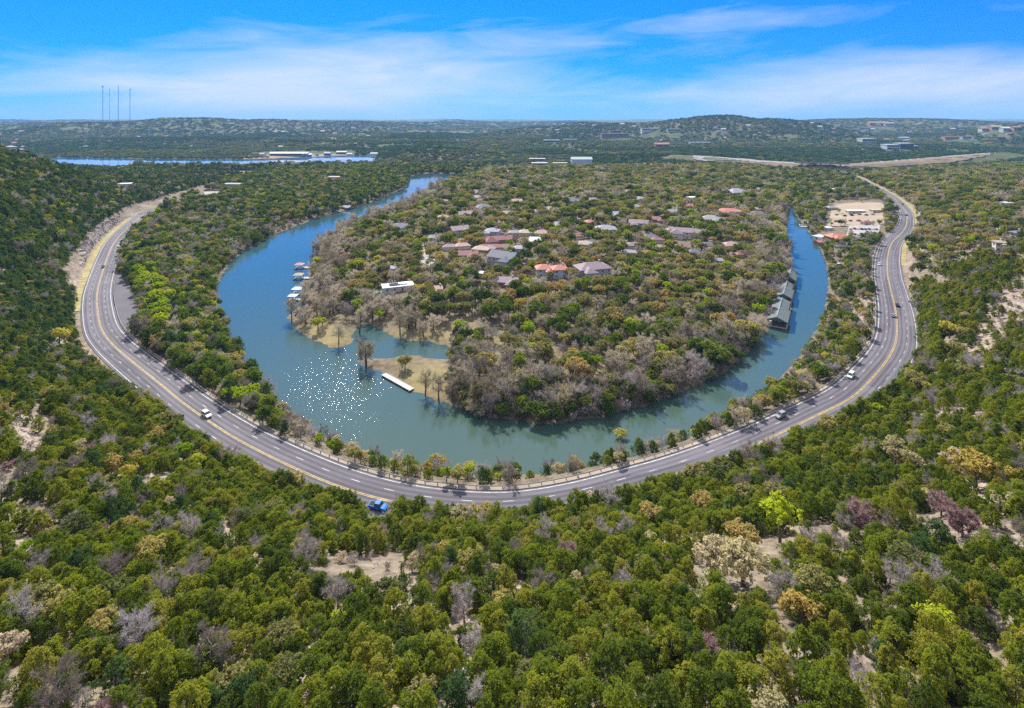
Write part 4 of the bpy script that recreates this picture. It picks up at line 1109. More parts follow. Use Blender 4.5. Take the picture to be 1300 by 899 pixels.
# small white jetty and boat at the restaurant
X,Y = ray(1021,288,0.5)
root = empty('jetty', (X,Y,0), 0.15); tag(root, 'short white jetty reaching into the river by the restaurant', 'jetty')
mb = MB(); mb.box(-5,10,-1.4,1.4,0.5,0.75); mb.build('deck', M['dock_white'], root)
for x in (-4.5,2.5,9): 
    mb = MB(); mb.box(x-.2,x+.2,-1.2,-0.8,-2.5,0.497); mb.build('post', M['timber'], root)
def boat(px, py, yaw, Lb, label, mat='frame'):
    X,Y = ray(px,py,0.3)
    root = empty('motor_boat', (X,Y,0.1), yaw); tag(root, label, 'boat')
    w = Lb*0.17; v = []; 
    st = [(-.5,.85,1),(-.2,1,1),(.15,.95,1.05),(.38,.55,1.15),(.5,.04,1.25)]
    for x,b,hh in st: v += [(x*Lb,-b*w,hh*0.7),(x*Lb,-b*w*.55,-.3),(x*Lb,b*w*.55,-.3),(x*Lb,b*w,hh*0.7)]
    f = [(i*4+k,(i+1)*4+k,(i+1)*4+k+1,i*4+k+1) for i in range(4) for k in range(3)]+[(0,1,2,3),(16,19,18,17)]+[(i*4+3,(i+1)*4+3,(i+1)*4,i*4) for i in range(4)]
    link('hull', mesh_from('hull', v, f, [M[mat]]), root)
    mb = MB(); mb.profile([(-.05*Lb,.7),(.0,1.25),(.05*Lb,1.25),(.16*Lb,.75)],-w*.7,w*.7); mb.build('windscreen', M['glass'], root)
    mb = MB(); mb.box(-.42*Lb,-.12*Lb,-w*.6,w*.6,.72,1.0); mb.build('seat', M['timber'], root)
boat(1017,286,1.6,7,'white motor boat moored at the short white jetty')
boat(372,381,1.5,5.5,'small white boat moored under the dock standing farthest out')
# riverside restaurant
house(1041,299,15,'paleblue','white','white fronted restaurant pavilion at the water with a pale blue roof','flat',0.5,1,0.7,None,False,True,0.4,'restaurant','restaurant')
house(1039,306,10,'redtile','orange','small orange red hut right at the river wall','gable',0.5,1,0.7,None,False,True,0.4,'hut','hut')
house(1063,299,26,'redtile','brick','sprawling terracotta roofed restaurant by the lot','hip',0.1,1,0.6,None,True,True,0.6,'restaurant','restaurant')
house(1071,312,20,'dark','grey','dark roofed low building in front of the terracotta one','hip',0.05,1,0.4,None,False,True,0.5,'building','building')
house(1052,288,8,'white','white','small white tented pavilion behind the restaurant','hip',0.2,1,0.8,None,False,False,0.4,'pavilion','pavilion')
house(1086,267,22,'white','cream','long white roofed shed at the back of the sandy lot','flat',0.0,1,0.3,None,False,True,0.4,'shed','shed')
house(1114,266,17,'tan','cream','cream shed at the road end of the sandy lot','flat',0.0,1,0.4,None,False,True,0.4,'shed','shed')
house(1056,263,13,'grey','stone','grey hipped building at the river side corner of the sandy lot','hip',0.1,1,0.6,None,False,True,0.4,'building','building')
house(1100,281,12,'rust','cream','dark red roofed kiosk between sandy lot and car park','hip',0.1,1,0.6,None,False,True,0.4,'kiosk','kiosk')
draped('river_wall', [(1022,283),(1032,298),(1041,312)], [(1026,282),(1037,296),(1047,309)], M['concrete'], 0.5, 20, 2)
# garden chairs on the park lawn
for i,(px,py,c,lb) in enumerate([(612,444,'car_red','red garden chair on the park lawn under a bare tree'),(618,446,'timber','weathered wooden garden chair between the other two on the lawn'),(625,444,'frame','white garden chair on the park lawn')]):
    X,Y,Z = at(px,py); root = empty('garden_chair', (X,Y,Z), RNG.random()*6); tag(root, lb, 'chair'); CLEAR.append((X,Y,4)); CLEAR.append((X*.97,Y*.97,4))
    mb = MB(); mb.box(-.5,.5,-.5,.5,.4,.5); mb.build('seat', M[c], root)
    mb = MB(); mb.box(-.5,.5,.503,.6,.4,1.4); mb.build('backrest', M[c], root)
    for a in (-.42,.42):
        for b in (-.42,.42):
            mb = MB(); mb.box(a-.06,a+.06,b-.06,b+.06,-.1,.397); mb.build('leg', M[c], root)

# ------------------------------------------------------------------ radio masts on the far skyline
M['mast'] = paint('mast_steel', (0.16,0.17,0.20), 0.6, 0.3)
for px, ty, lab in [(130.5,109.5,'tall thin radio mast with a knob on top, first of the row'),(139,113,'faintest and thinnest radio mast, second of the row'),
                    (150.3,108.5,'tallest radio mast, third of the row on the far ridge'),(165,112.5,'stout radio mast with a side antenna, last of the row')]:
    Y = 3300.0; X = (px-CX)*Y/FPX; z = float(ground(X,Y)); H = CAM_H-(ty-HY)*Y/FPX-z
    root = empty('radio_mast', (X,Y,z), 0); tag(root, lab, 'radio mast')
    r = 1.0 if 'faint' in lab else 1.7; mb = MB()
    leg = [(r*math.cos(a),r*math.sin(a)) for a in (PI/2,PI/2+2*PI/3,PI/2+4*PI/3)]
    for a,b in leg: mb.tube([(a,b,-3),(a,b,H)],0.5 if r > 1.2 else 0.28,4)
    nb = int(H/6)
    for k in range(nb):
        for j in range(3):
            a, b = leg[j], leg[(j+1)%3]; mb.tube([(*a,k*6.0),(*b,k*6.0+6.0)],0.22,3,caps=False)
    mb.build('lattice', M['mast'], root)
    mb = MB(); mb.tube([(0,0,H),(0,0,H+6)],0.4,4)
    if 'knob' in lab: mb.box(-4,4,-4,4,H-5,H)
    if 'side' in lab: mb.box(1.7,8,-2,2,H-9,H-4)
    mb.build('antenna', M['mast'], root)
    for j in range(3):
        a = PI/2+j*2*PI/3; mb = MB(); mb.tube([(0,0,H*0.9),(math.cos(a)*H*0.5,math.sin(a)*H*0.5,-12)],0.12,3,caps=False); mb.build('guy_wire', M['mast'], root)
# ------------------------------------------------------------------ trees
def fast_mesh(name, V, F, mat):
    """V n x 3, F m x 4"""
    me = bpy.data.meshes.new(name)
    me.vertices.add(len(V)); me.vertices.foreach_set('co', V.astype(np.float32).ravel())
    me.loops.add(F.size); me.loops.foreach_set('vertex_index', F.astype(np.int32).ravel())
    me.polygons.add(len(F)); me.polygons.foreach_set('loop_start', np.arange(0,F.size,F.shape[1],dtype=np.int32))
    me.update(); me.validate()
    me.materials.append(mat)
    return me

def unit(v): return v/np.maximum(np.linalg.norm(v,axis=-1,keepdims=True),1e-9)

def cards(rg, C, N, size, stretch=1.4, jitter=0.8):
    """leaf sprays: one small bent quad at every point C, roughly facing N"""
    n = unit(unit(N)+np.array([0,0,0.45])+rg.normal(0,jitter*0.8,C.shape))
    a = unit(np.cross(n, rg.normal(0,1,C.shape))); b = np.cross(n,a)
    s = (size*rg.uniform(0.6,1.3,len(C)))[:,None]
    p0 = C-a*s*0.5*stretch; p2 = C+a*s*0.5*stretch
    p1 = C-b*s*0.42+n*s*0.12; p3 = C+b*s*0.42+n*s*0.12
    V = np.stack([p0,p1,p2,p3],1).reshape(-1,3)
    F = np.arange(len(V)).reshape(-1,4)
    return V, F

def crown_points(rg, n, per, shape, tuft, shell=0.55):
    """tufts spread through the outer part of a crown; shape(t) gives the radius at height share t"""
    C, N = [], []
    k = 0
    while k < n:
        t = rg.random()**0.85; ph = rg.random()*2*PI
        r = shape(t, ph)
        if rg.random() > r[0]/r[2]+0.15: continue
        q = r[0]*math.sqrt(rg.uniform(shell**2,1))
        c = np.array([q*math.cos(ph), q*math.sin(ph), r[1]])
        o = np.array([math.cos(ph)*q/max(r[0],.1), math.sin(ph)*q/max(r[0],.1), (t-0.35)*1.6])
        m = rg.integers(int(per*0.7), int(per*1.3)+1)
        d = unit(rg.normal(0,1,(m,3))+np.array([0,0,0.35])+o*0.5)
        tr = tuft*rg.uniform(0.65,1.3)
        C.append(c+d*tr*rg.uniform(0.35,1.0,(m,1))*np.array([1,1,0.85])); N.append(d*0.8+o*0.3+np.array([0,0,0.25]))
        k += 1
    return np.vstack(C), np.vstack(N)

def lumpy(rg, k=5, amp=0.22):
    ph = rg.random(k)*2*PI; a = rg.uniform(0.3,1,k)*amp
    return lambda p, t: 1+sum(a[i]*math.sin((i+1)*p+ph[i]+t*3*(i%2)) for i in range(k))/1.4

def stems(rg, H, rad, limbs, spread, z0=0.3, lean=0.1, n=6):
    mb = MB()
    top = Vector((rg.normal(0,lean*H*0.3), rg.normal(0,lean*H*0.3), H))
    mid = top*0.5+Vector((rg.normal(0,0.04*H),rg.normal(0,0.04*H),0))
    mb.tube([(0,0,-0.6), tuple(mid*0.4), tuple(mid), tuple(top)], [rad*1.25,rad,rad*0.7,rad*0.15], n)
    tips = []
    for i in range(limbs):
        t = z0+(0.92-z0)*(i+0.5*rg.random())/limbs
        b = mid*(t/0.5) if t < 0.5 else mid+(top-mid)*((t-0.5)/0.5)
        ph = i*2.4+rg.normal(0,0.4)
        ln = spread*(1-0.45*t)*rg.uniform(0.7,1.1)
        e = b+Vector((math.cos(ph)*ln, math.sin(ph)*ln, ln*rg.uniform(0.35,0.9)))
        m = b.lerp(e,0.5)+Vector((0,0,-ln*0.08))
        r0 = rad*0.45*(1-0.5*t)
        mb.tube([b,m,e],[r0,r0*0.65,r0*0.2],max(3,n-2))
        tips.append((b,m,e,r0))
    return mb, tips

def make_juniper(seed, mat, H=5.6, Rr=2.1, tufts=130, per=28, size=0.215):
    rg = np.random.default_rng(seed)
    lp = lumpy(rg, 6, 0.5)
    sq = rg.uniform(0.8,1.2)
    def shape(t, ph):
        p = math.sin(PI*min(1,(0.12+0.88*t)**0.75))**0.7 if t < 0.98 else 0.15
        return Rr*p*lp(ph,t)*(1+0.15*(sq-1)*math.cos(2*ph)), H*(0.10+0.88*t), Rr
    C, N = crown_points(rg, tufts, per, shape, 0.52*Rr/2.1, 0.5)
    V, F = cards(rg, C, N, size)
    mb, _ = stems(rg, H*0.85, 0.16, 5, Rr*0.7, 0.15)
    return fast_mesh('crown', V, F, mat), mb.mesh('trunk', M['bark'])

def make_oak(seed, mat, H=7.5, Rr=4.2, tufts=170, per=18, size=0.40, gap=0.0, bark='bark'):
    rg = np.random.default_rng(seed)
    lobes = [(rg.random()*2*PI, rg.uniform(0.35,0.7)*Rr, H*rg.uniform(0.52,0.78), Rr*rg.uniform(0.38,0.55)) for _ in range(9)]
    lobes.append((0,0,H*0.78,Rr*0.55))
    C, N = [], []
    for k in range(tufts):
        a, q, z, r = lobes[rg.integers(len(lobes))]
        d = unit(rg.normal(0,1,3)+np.array([0,0,0.5]))
        c = np.array([q*math.cos(a),q*math.sin(a),z])+d*r*rg.uniform(0.6,1.0)*np.array([1,1,0.7])
        m = rg.integers(int(per*.7),int(per*1.3)+1)
        e = unit(rg.normal(0,1,(m,3))+np.array([0,0,0.3])+d*0.5)
        C.append(c+e*rg.uniform(0.3,1.0,(m,1))*0.75*Rr/4.2); N.append(e*0.8+d*0.5+np.array([0,0,0.2]))
    V, F = cards(rg, np.vstack(C), np.vstack(N), size)
    mb, _ = stems(rg, H*0.8, 0.24, 7, Rr*0.75, 0.25)
    return fast_mesh('crown', V, F, mat), mb.mesh('trunk', M[bark])

def make_bare(seed, mat, bark, H=7.0, Rr=3.2, kind='round', twigs=2400, width=0.045, thick=1.0):
    rg = np.random.default_rng(seed)
    tall = kind == 'cypress'
    mb, tips = stems(rg, H*(0.97 if tall else 0.75), (0.2 if not tall else 0.3)*thick, 16 if tall else 10, Rr*(0.95 if tall else 1.0), 0.3 if tall else 0.18, 0.06)
    P0, P1 = [], []
    W = []
    for b, m, e, r0 in tips:
        for j in range(6):
            t = rg.uniform(0.25,1)
            s = m.lerp(e,(t-0.5)*2) if t > 0.5 else b.lerp(m,t*2)
            ln = Rr*rg.uniform(0.25,0.55)
            d = Vector(unit(rg.normal(0,1,3)+np.array([0,0,0.35 if tall else 0.7])+np.array((e-b).normalized())*0.9))
            q = s+d*ln
            mb.tube([s, s.lerp(q,0.5)+Vector(rg.normal(0,0.06*ln,3)), q],[r0*0.35,r0*0.25,r0*0.08],3,caps=False)
            k = twigs//(len(tips)*6)
            tt = rg.uniform(0.15,1,k)[:,None]
            p = np.array(s)+(np.array(q)-np.array(s))*tt
            dd = unit(rg.normal(0,1,(k,3))+np.array(d)*0.9+np.array([0,0,0.3]))
            l = Rr*rg.uniform(0.12,0.34,k)[:,None]
            P0.append(p); P1.append(p+dd*l)
    P0 = np.vstack(P0); P1 = np.vstack(P1)
    d = unit(P1-P0); a = unit(np.cross(d, rg.normal(0,1,d.shape)))*width*0.5
    b2 = np.cross(d, a)
    V = np.stack([P0-a,P0+a,P1+a*0.35,P1-a*0.35],1).reshape(-1,3)
    F = np.arange(len(V)).reshape(-1,4)
    return fast_mesh('crown', V, F, mat), mb.mesh('trunk', M[bark])

PROTO = {}
def proto(key, lst): PROTO[key] = lst
proto('juniper', [make_juniper(s, M['juniper'], H, r) for s,H,r in ((1,5.6,2.1),(2,5.0,2.4),(3,6.4,1.9),(4,4.6,2.0),(5,6.0,2.5),(6,5.2,1.7))])
proto('dark', [make_juniper(s, M['juniper_dark'], H, r) for s,H,r in ((11,6.0,2.2),(12,7.0,2.4),(13,5.4,2.3))])
proto('oak', [make_oak(s, M['oak'], H, r) for s,H,r in ((21,7.0,4.2),(22,7.8,4.0),(23,6.2,4.4),(24,7.2,3.6))])
proto('evergreen', [make_oak(s, M['evergreen_oak'], H, r, 190) for s,H,r in ((31,8.0,3.9),(32,9.0,4.0))])
proto('lime', [make_oak(s, M['bud_lime'], H, r, 110, 15, 0.38) for s,H,r in ((41,7.5,3.2),(42,6.5,3.0))])
proto('gold', [make_oak(s, M['bud_gold'], H, r, 115, 15, 0.36) for s,H,r in ((51,6.8,3.2),(52,6.0,3.4))])
proto('pale', [make_oak(s, M['bud_pale'], H, r, 105, 13, 0.36) for s,H,r in ((55,6.2,3.3),(56,5.6,3.0))])
proto('bare', [make_bare(s, M['twig'], 'bark_pale', H, r) for s,H,r in ((61,6.6,3.0),(62,5.8,3.2),(63,7.4,2.8))])
proto('brown', [make_bare(s, M['twig_brown'], 'bark', H, r, 'round', 2700, 0.075, 1.5) for s,H,r in ((66,8.0,3.8),(67,7.2,4.0),(68,8.6,3.5))])
proto('redbud', [make_bare(s, M['twig_red'], 'bark', H, r, 'round', 4200, 0.10) for s,H,r in ((71,5.2,2.8),(72,4.6,3.0))])
proto('cypress', [make_bare(s, M['twig_brown'], 'bark', H, r, 'cypress', 2600, 0.07, 1.25) for s,H,r in ((81,14.0,4.4),(82,15.5,4.0),(83,12.5,4.8))])

# which kind of thing each stands for
KIND = dict(juniper='juniper_tree', dark='juniper_tree', oak='oak_tree', evergreen='oak_tree', lime='budding_tree', gold='budding_tree',
            pale='budding_tree', bare='bare_tree', brown='bare_tree', redbud='bare_tree', cypress='cypress_tree')
KCAT = dict(juniper_tree='juniper', oak_tree='oak tree', budding_tree='budding tree', bare_tree='leafless tree', cypress_tree='bald cypress')
KH = {k: [max(v.co.z for v in p[0].vertices) for p in l] for k, l in PROTO.items()}

TREES = []      # (kind key, variant, x, y, z, scale, rz, label, group)
def plant(key, x, y, s=1.0, label=None, sz=1.0):
    TREES.append([key, int(RNG.integers(len(PROTO[key]))), float(x), float(y), float(ground(x,y)), float(s), float(RNG.random()*2*PI), label, float(sz)])

# trees one can single out in the photograph: kind, foot of the trunk (column, row), height in metres, label
SPECIAL = [
 ('brown',465,465,15,'lone bare spreading tree standing at the water off the park point'),
 ('oak',514,468,6.5,'olive brown oak alone on the thin grassy point behind the dock'),
 ('cypress',540,502,12,'slender bare cypress on the park shore, first past the dock'),
 ('cypress',557,508,13,'slender bare cypress on the park shore, second past the dock'),
 ('cypress',574,511,11,'slender bare cypress at the corner where the lawn meets the wood'),
 ('cypress',430,437,12,'bare cypress at the tip of the grassy spit across the inlet'),
 ('lime',404,420,8,'yellow green tree on the grassy spit across the inlet'),
 ('cypress',456,424,17,'tall bare cypress with a straight dark trunk beside the lagoon mouth'),
 ('cypress',508,425,15,'brown leafless cypress with a dark trunk on the inner lagoon bank'),
 ('lime',990,690,8.0,'bright lime green tree among dark junipers on the near slope'),
 ('gold',1240,618,7.5,'large pale yellow tree on the near slope beside a smaller pale companion'),
 ('pale',1213,600,5.0,'small pale buff tree touching the large yellow tree on the slope'),
 ('redbud',1092,668,5.2,'dusty pink redbud standing alone among dark green junipers'),
 ('redbud',1222,682,5.6,'wide pinkish grey redbud crown on the slope, larger of the two there'),
 ('redbud',1195,655,4.6,'smaller pinkish grey redbud just above the wide one'),
 ('pale',1135,590,6.5,'pale buff knobbly tree on the slope below the road curve'),
 ('pale',1160,600,4.6,'small buff tree at the foot of the pale knobbly one'),
 ('gold',1018,808,5.0,'orange gold tree at the very bottom of the slope'),
 ('lime',1190,812,4.2,'small lime green tree at the lower edge of the slope'),
 ('pale',905,735,6.5,'broad pale grey buff tree, upper one of the cluster on the near slope'),
 ('pale',945,745,7.0,'broad pale grey buff tree, lower one of the cluster on the near slope'),
 ('gold',75,440,8.5,'slender yellow tree on the steep slope below the far rock bank'),
 ('redbud',153,495,4.0,'small reddish pink tree among junipers above the road'),
 ('gold',220,497,5.0,'yellow tree at the uphill edge of the road above the white car'),
 ('lime',233,588,5.5,'thin lime green tree on the slope under the white car'),
 ('lime',250,598,4.5,'lower lime green bush on the slope under the white car'),
 ('lime',270,548,3.2,'low yellow green shrub at the road edge just below the white car'),
 ('gold',788,560,5,'rusty orange shrub tree in the strip between the guard rail and the river'),
 ('gold',555,600,6.0,'rust orange tree between the guard rail and the water'),
 ('lime',670,432,9.5,'bright yellow green tree at the edge of the park lawn'),
 ('lime',757,470,7,'rounded yellow green tree in the middle of the wood on the bend'),
 ('lime',840,455,7,'yellow green tree deep in the wood on the bend, nearer the boathouses'),
 ('gold',804,450,8,'golden green twin crowned tree in the wood on the bend'),
 ('gold',712,372,8.5,'bright yellow tree right in front of the red roofed house'),
 ('lime',745,385,6.5,'vivid green small tree between the red roofed house and the brown oak'),
 ('brown',712,405,12,'large round brown leafless tree below the red roofed house'),
 ('lime',530,318,9,'round bright yellow green tree by the neighbourhood street'),
 ('lime',455,345,9,'tall lime tree with a forked trunk near the river bank'),
 ('lime',538,405,6,'small yellow green tree below the white flat roofed house'),
 ('evergreen',612,390,13,'big dark evergreen oak behind the lagoon'),
 ('evergreen',575,385,12,'dark evergreen oak to the side of the big one behind the lagoon'),
 ('gold',1075,375,6,'orange tree between the river and the road on the far bend'),
 ('gold',1080,420,6,'rust coloured tree beside the road above the silver van'),
 ('lime',1012,475,5,'bright yellow tree at the river edge across from the boathouses'),
 ('lime',1026,515,0.1,None),
 ('gold',1080,535,4.5,'orange gold bush at the uphill side of the road curve'),
 ('lime',1115,530,4.8,'bright green bush by the uphill road edge beside an orange one'),
 ('lime',1185,325,9,'bright green tree amid the houses on the far side of the road'),
 ('lime',1236,318,10,'bright green round tree in front of the pale houses beyond the road'),
 ('gold',1205,430,8,'broad yellow green oak on the slope above the bare patch'),
 ('bare',1180,475,8,'pale leafless tree standing on the bare stony patch'),
 ('bare',1235,470,8,'grey leafless tree beside the stony patch, nearer the slope edge'),
 ('lime',905,305,9,'bright green oak in front of the purple roofed houses'),
 ('gold',935,305,9,'orange tree beside the long row of red tiled houses'),
 ('lime',748,262,9,'golden tree amid the neighbourhood roofs'),
 ('bare',590,790,6,'pale leafless tree near the lower edge of the slope over stony ground'),
]
for k, px, py, h, lab in SPECIAL:
    if lab is None: continue
    x, y, z = at(px, py)
    key = k; v = int(RNG.integers(len(PROTO[key])))
    ri = int(np.argmin((RI[:,0]-x)**2+(RI[:,1]-y)**2)); o_ = (x-RI[ri,0])*RN[ri,0]+(y-RI[ri,1])*RN[ri,1]
    if -1.5 < o_ < RW[ri]+2.5 and math.hypot(x-RI[ri,0],y-RI[ri,1]) < RW[ri]+4:
        o_ = RW[ri]+3.0 if 'guard rail' not in lab else -3.5
        x, y = float(RI[ri,0]+RN[ri,0]*o_), float(RI[ri,1]+RN[ri,1]*o_); z = float(ground(x,y))
    rr = h*0.45; CLEAR.append((x,y,rr)); CLEAR.append((x*(1-rr/y),y-rr,rr*0.85)); CLEAR.append((x*(1-1.8*rr/y),y-rr*1.8,rr*0.55))
    TREES.append([key, v, x, y, z, h/KH[key][v], float(RNG.random()*2*PI), lab, 1.0])

# lime stand on the left bank beside the lay-by
for i in range(26):
    px = RNG.uniform(168,212); py = 318+(px-168)*1.7+RNG.uniform(-8,42)
    x, y, z = at(px, py); plant('lime', x, y, RNG.uniform(1.2,1.75)); CLEAR.append((x,y,3.5)); CLEAR.append((x*.985,y*.985,3.5))
# a few trees left standing on the lot
for i in range(16):
    x, y, z = at(RNG.uniform(1050,1122), RNG.choice([258,271,287,300])+RNG.uniform(-2,2)); plant(['brown','lime','evergreen','bare'][i%4], x, y, RNG.uniform(0.6,0.95))
# bright green stand by the far bridge
for i in range(60):
    x, y, z = at(RNG.uniform(985,1075), RNG.uniform(232,252)); plant('lime' if i % 3 else 'evergreen', x, y, RNG.uniform(0.8,1.3))

def scatter(cell, dens, pick, region):
    """jittered grid over a rectangle; dens(info) chance, pick(info,i) kind and scale"""
    x0,x1,y0,y1 = region
    xs = np.arange(x0,x1,cell); ys = np.arange(y0,y1,cell)
    a, b = np.meshgrid(xs, ys)
    a = (a+RNG.uniform(-0.48,0.48,a.shape)*cell).ravel(); b = (b+RNG.uniform(-0.48,0.48,b.shape)*cell).ravel()
    keep = (np.abs(a) < b*1.12+24) & (b > 24)
    P = np.stack([a[keep],b[keep]],1)
    h, I = land(P)
    px, py = to_px(P[:,0],P[:,1],h)
    I['px'] = px; I['py'] = py; I['X'] = P[:,0]; I['Y'] = P[:,1]; I['h'] = h
    m = RNG.random(len(P)) < dens(I)
    m &= (py < 935)
    for cxx,cyy,r in CLEAR:
        m &= (P[:,0]-cxx)**2+(P[:,1]-cyy)**2 > r*r
    return np.nonzero(m)[0], I

def ell(I, px, py, rx, ry): return (((I['px']-px)/rx)**2+((I['py']-py)/ry)**2) < 1
BARE = [(40,560,26,46),(75,605,16,22),(15,690,16,22),(1205,462,52,17),(1262,428,30,34),(1290,385,22,30),(1095,400,10,32),(50,765,20,26),(640,745,34,16),(282,690,16,20),(1292,700,12,18),(505,758,26,13),(1150,385,9,26),(545,483,36,17),(600,425,44,10),(420,434,24,9),(545,450,60,6),(512,458,64,15),(480,440,40,14),(428,430,24,10)]
def openland(I):
    m = ((seg_dist(np.stack([I['X'],I['Y']],1),HWY[:-1],HWY[1:])[0] < np.where(I['px'] > 1072, 74, 46)) & (I['Y'] > 850)) | ((I['px'] > 1046) & (I['px'] < 1124) & (I['py'] > 254) & (I['py'] < 302)) | ell(I,385,195,70,3) | ell(I,266,247,16,5) | ell(I,1075,297,34,10)
    return m
def bare_mask(I):
    m = np.zeros(len(I['px']), bool)
    J = dict(px=I['px']+60*fbm(I['X'],I['Y'],14,3), py=I['py']+60*fbm(I['X']+70,I['Y'],14,3))
    for e in BARE: m |= ell(J,*e)
    return m & (RNG.random(len(m)) < 0.86)
def choose(keys, probs, n): return np.array(keys)[np.searchsorted(np.cumsum(probs)/np.sum(probs), RNG.random(n))]

# 1. the hillside above the road, near the camera
ok = lambda I: (~I['wet']) & (I['de'] > 3.2)
def dens1(I):
    edge = (I['de'] > 1.2+(I['u']<0.27)*2.5+(I['u']<0.17)*6+(I['u']>0.62)*2.5)
    n = fbm(I['X']+50,I['Y'],22,3)
    d = np.clip(0.98-1.1*sstep(n,0.10,0.30),0,1)
    return d*(I['up'] & ~I['wet'] & edge & ~bare_mask(I) & (I['Y'] < 330))
ix, I = scatter(2.55, dens1, None, (-360,380,24,330))
kk = choose(['juniper','dark','bare','pale','gold','lime','redbud','oak'],[84,4,6,1.1,0.35,0.5,0.7,3],len(ix))
nz = fbm(I['X'],I['Y'],30,3)
for i, k in zip(ix, kk):
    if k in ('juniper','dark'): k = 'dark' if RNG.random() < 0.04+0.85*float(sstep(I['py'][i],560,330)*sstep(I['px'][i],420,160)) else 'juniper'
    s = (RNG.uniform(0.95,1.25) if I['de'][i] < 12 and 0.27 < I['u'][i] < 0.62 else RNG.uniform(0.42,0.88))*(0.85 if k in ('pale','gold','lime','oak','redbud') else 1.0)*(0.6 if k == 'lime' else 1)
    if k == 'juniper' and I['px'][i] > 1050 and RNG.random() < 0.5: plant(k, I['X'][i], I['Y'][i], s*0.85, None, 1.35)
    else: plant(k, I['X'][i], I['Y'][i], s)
# 2. the hillside further off
def dens2(I):
    return 0.95*(I['up'] & ok(I) & (I['de'] > 4.5+(I['u']<0.17)*7) & ~bare_mask(I) & (I['Y'] >= 330) & (I['Y'] < 1150) & ~((I['px']>400)&(I['px']<900)))
ix, I = scatter(4.6, lambda I: dens2(I)*(I['px'] < 400), None, (-1150,-100,330,1000))
for i in ix:
    k = choose(['dark','juniper','evergreen','lime','gold','bare','brown'],[70,14,6,2,3,5,4],1)[0]
    plant(k, I['X'][i], I['Y'][i], RNG.uniform(0.8,1.4)*(0.75 if k in ('lime','gold','evergreen','brown') else 1))
ix, I = scatter(7.0, lambda I: dens2(I)*~openland(I)*(I['px'] >= 850), None, (180,1250,330,1150))
for i in ix:
    near = I['Y'][i] < 430
    k = choose(['juniper','dark','oak','evergreen','lime','gold','pale','bare','brown'],[26 if near else 10,8,38,12,3.5,3.5,2,7,10],1)[0]
    plant(k, I['X'][i], I['Y'][i], RNG.uniform(0.8,1.3)*(0.9 if near else 1)*(1+0.45*float(sstep(I['Y'][i],300,800))))
# 3. the strip between road and river
def dens3(I):
    return ~(openland(I) & (I['px'] > 1000))*(~I['up'] & ~I['pen'] & ~I['wet'] & (I['dr'] > 0.8) & (I['de'] > 1.8) & I['on'] & ~bare_mask(I) & (I['Y'] < 600))*0.93
ix, I = scatter(3.9, dens3, None, (-430,430,140,600))
inlay = in_poly(np.stack([I['X'],I['Y']],1), lay+np.sign(lay-lay.mean(0))*2)
for i in ix:
    if inlay[i]: continue
    px = I['px'][i]
    if px < 340: pr = [14,20,16,18,9,4,3,9,8]
    elif px < 900: pr = [40,10,3,2,2,4,14,22,6] if I['dr'][i] > 5 else [10,0,1,0,3,3,16,48,10]
    else: pr = [26,14,16,8,5,5,7,16,12]
    k = choose(['juniper','dark','oak','evergreen','lime','gold','pale','bare','brown'],pr,1)[0]
    if 340 <= px < 900 and RNG.random() < 0.25: continue
    plant(k, I['X'][i], I['Y'][i], RNG.uniform(0.6,1.1)*(0.72 if k in ('oak','evergreen','lime','gold','pale','brown') else 0.95)*(1.5 if px < 340 else 1.2 if px > 900 else 1)*(0.65 if px > 985 and I['dr'][i] < 9 else 1))
# 4. the peninsula inside the bend
def dens4(I): return (~openland(I) & I['pen'] & (I['dr'] > 1.0) & ~bare_mask(I))*0.93
ix, I = scatter(8.0, dens4, None, (-420,700,165,1180))
nz = fbm(I['X'],I['Y'],70,3)
for i in ix:
    px, py, dr, Y = I['px'][i], I['py'][i], I['dr'][i], I['Y'][i]
    if px < 640 and 405 < py < 470 and RNG.random() < 0.45: continue
    left_bank = dr < 24 and px < 560
    right_bank = dr < 24 and px > 930
    if left_bank: k = choose(['cypress','brown','lime','bare'],[30,52,8,10],1)[0]; s = RNG.uniform(0.6,0.95) if k == 'cypress' else RNG.uniform(0.9,1.4)
    elif right_bank: k = choose(['brown','bare','oak','lime','evergreen'],[46,22,14,8,10],1)[0]; s = RNG.uniform(0.95,1.5)
    elif dr < 24 and py > 430: k = choose(['bare','brown','oak','evergreen'],[54,28,10,8],1)[0]; s = RNG.uniform(1.0,1.5)
    elif py > 370:
        k = choose(['oak','evergreen','juniper','brown','bare','lime','gold','pale'],[28,20,10,16,10,9,5,4],1)[0]; s = RNG.uniform(0.75,1.2)
    else:
        g = nz[i]
        k = choose(['oak','evergreen','brown','bare','lime','gold','pale'],[42,12+(g>0.08)*16,20,6,9,6,3],1)[0]; s = RNG.uniform(0.7,1.15)
    plant(k, I['X'][i], I['Y'][i], s*(1.18+0.45*float(sstep(Y,300,900))))
ix, I = scatter(6.6, lambda I: (I['pen'] & (I['dr'] > 12) & (I['py'] > 345) & ~bare_mask(I) & ~((I['px'] < 640) & (I['py'] > 400) & (I['py'] < 475)))*0.75, None, (-420,700,165,480))
for i in ix: plant(choose(['oak','evergreen','juniper','brown','bare','gold'],[34,16,14,20,12,4],1)[0], I['X'][i], I['Y'][i], RNG.uniform(0.65,1.05))
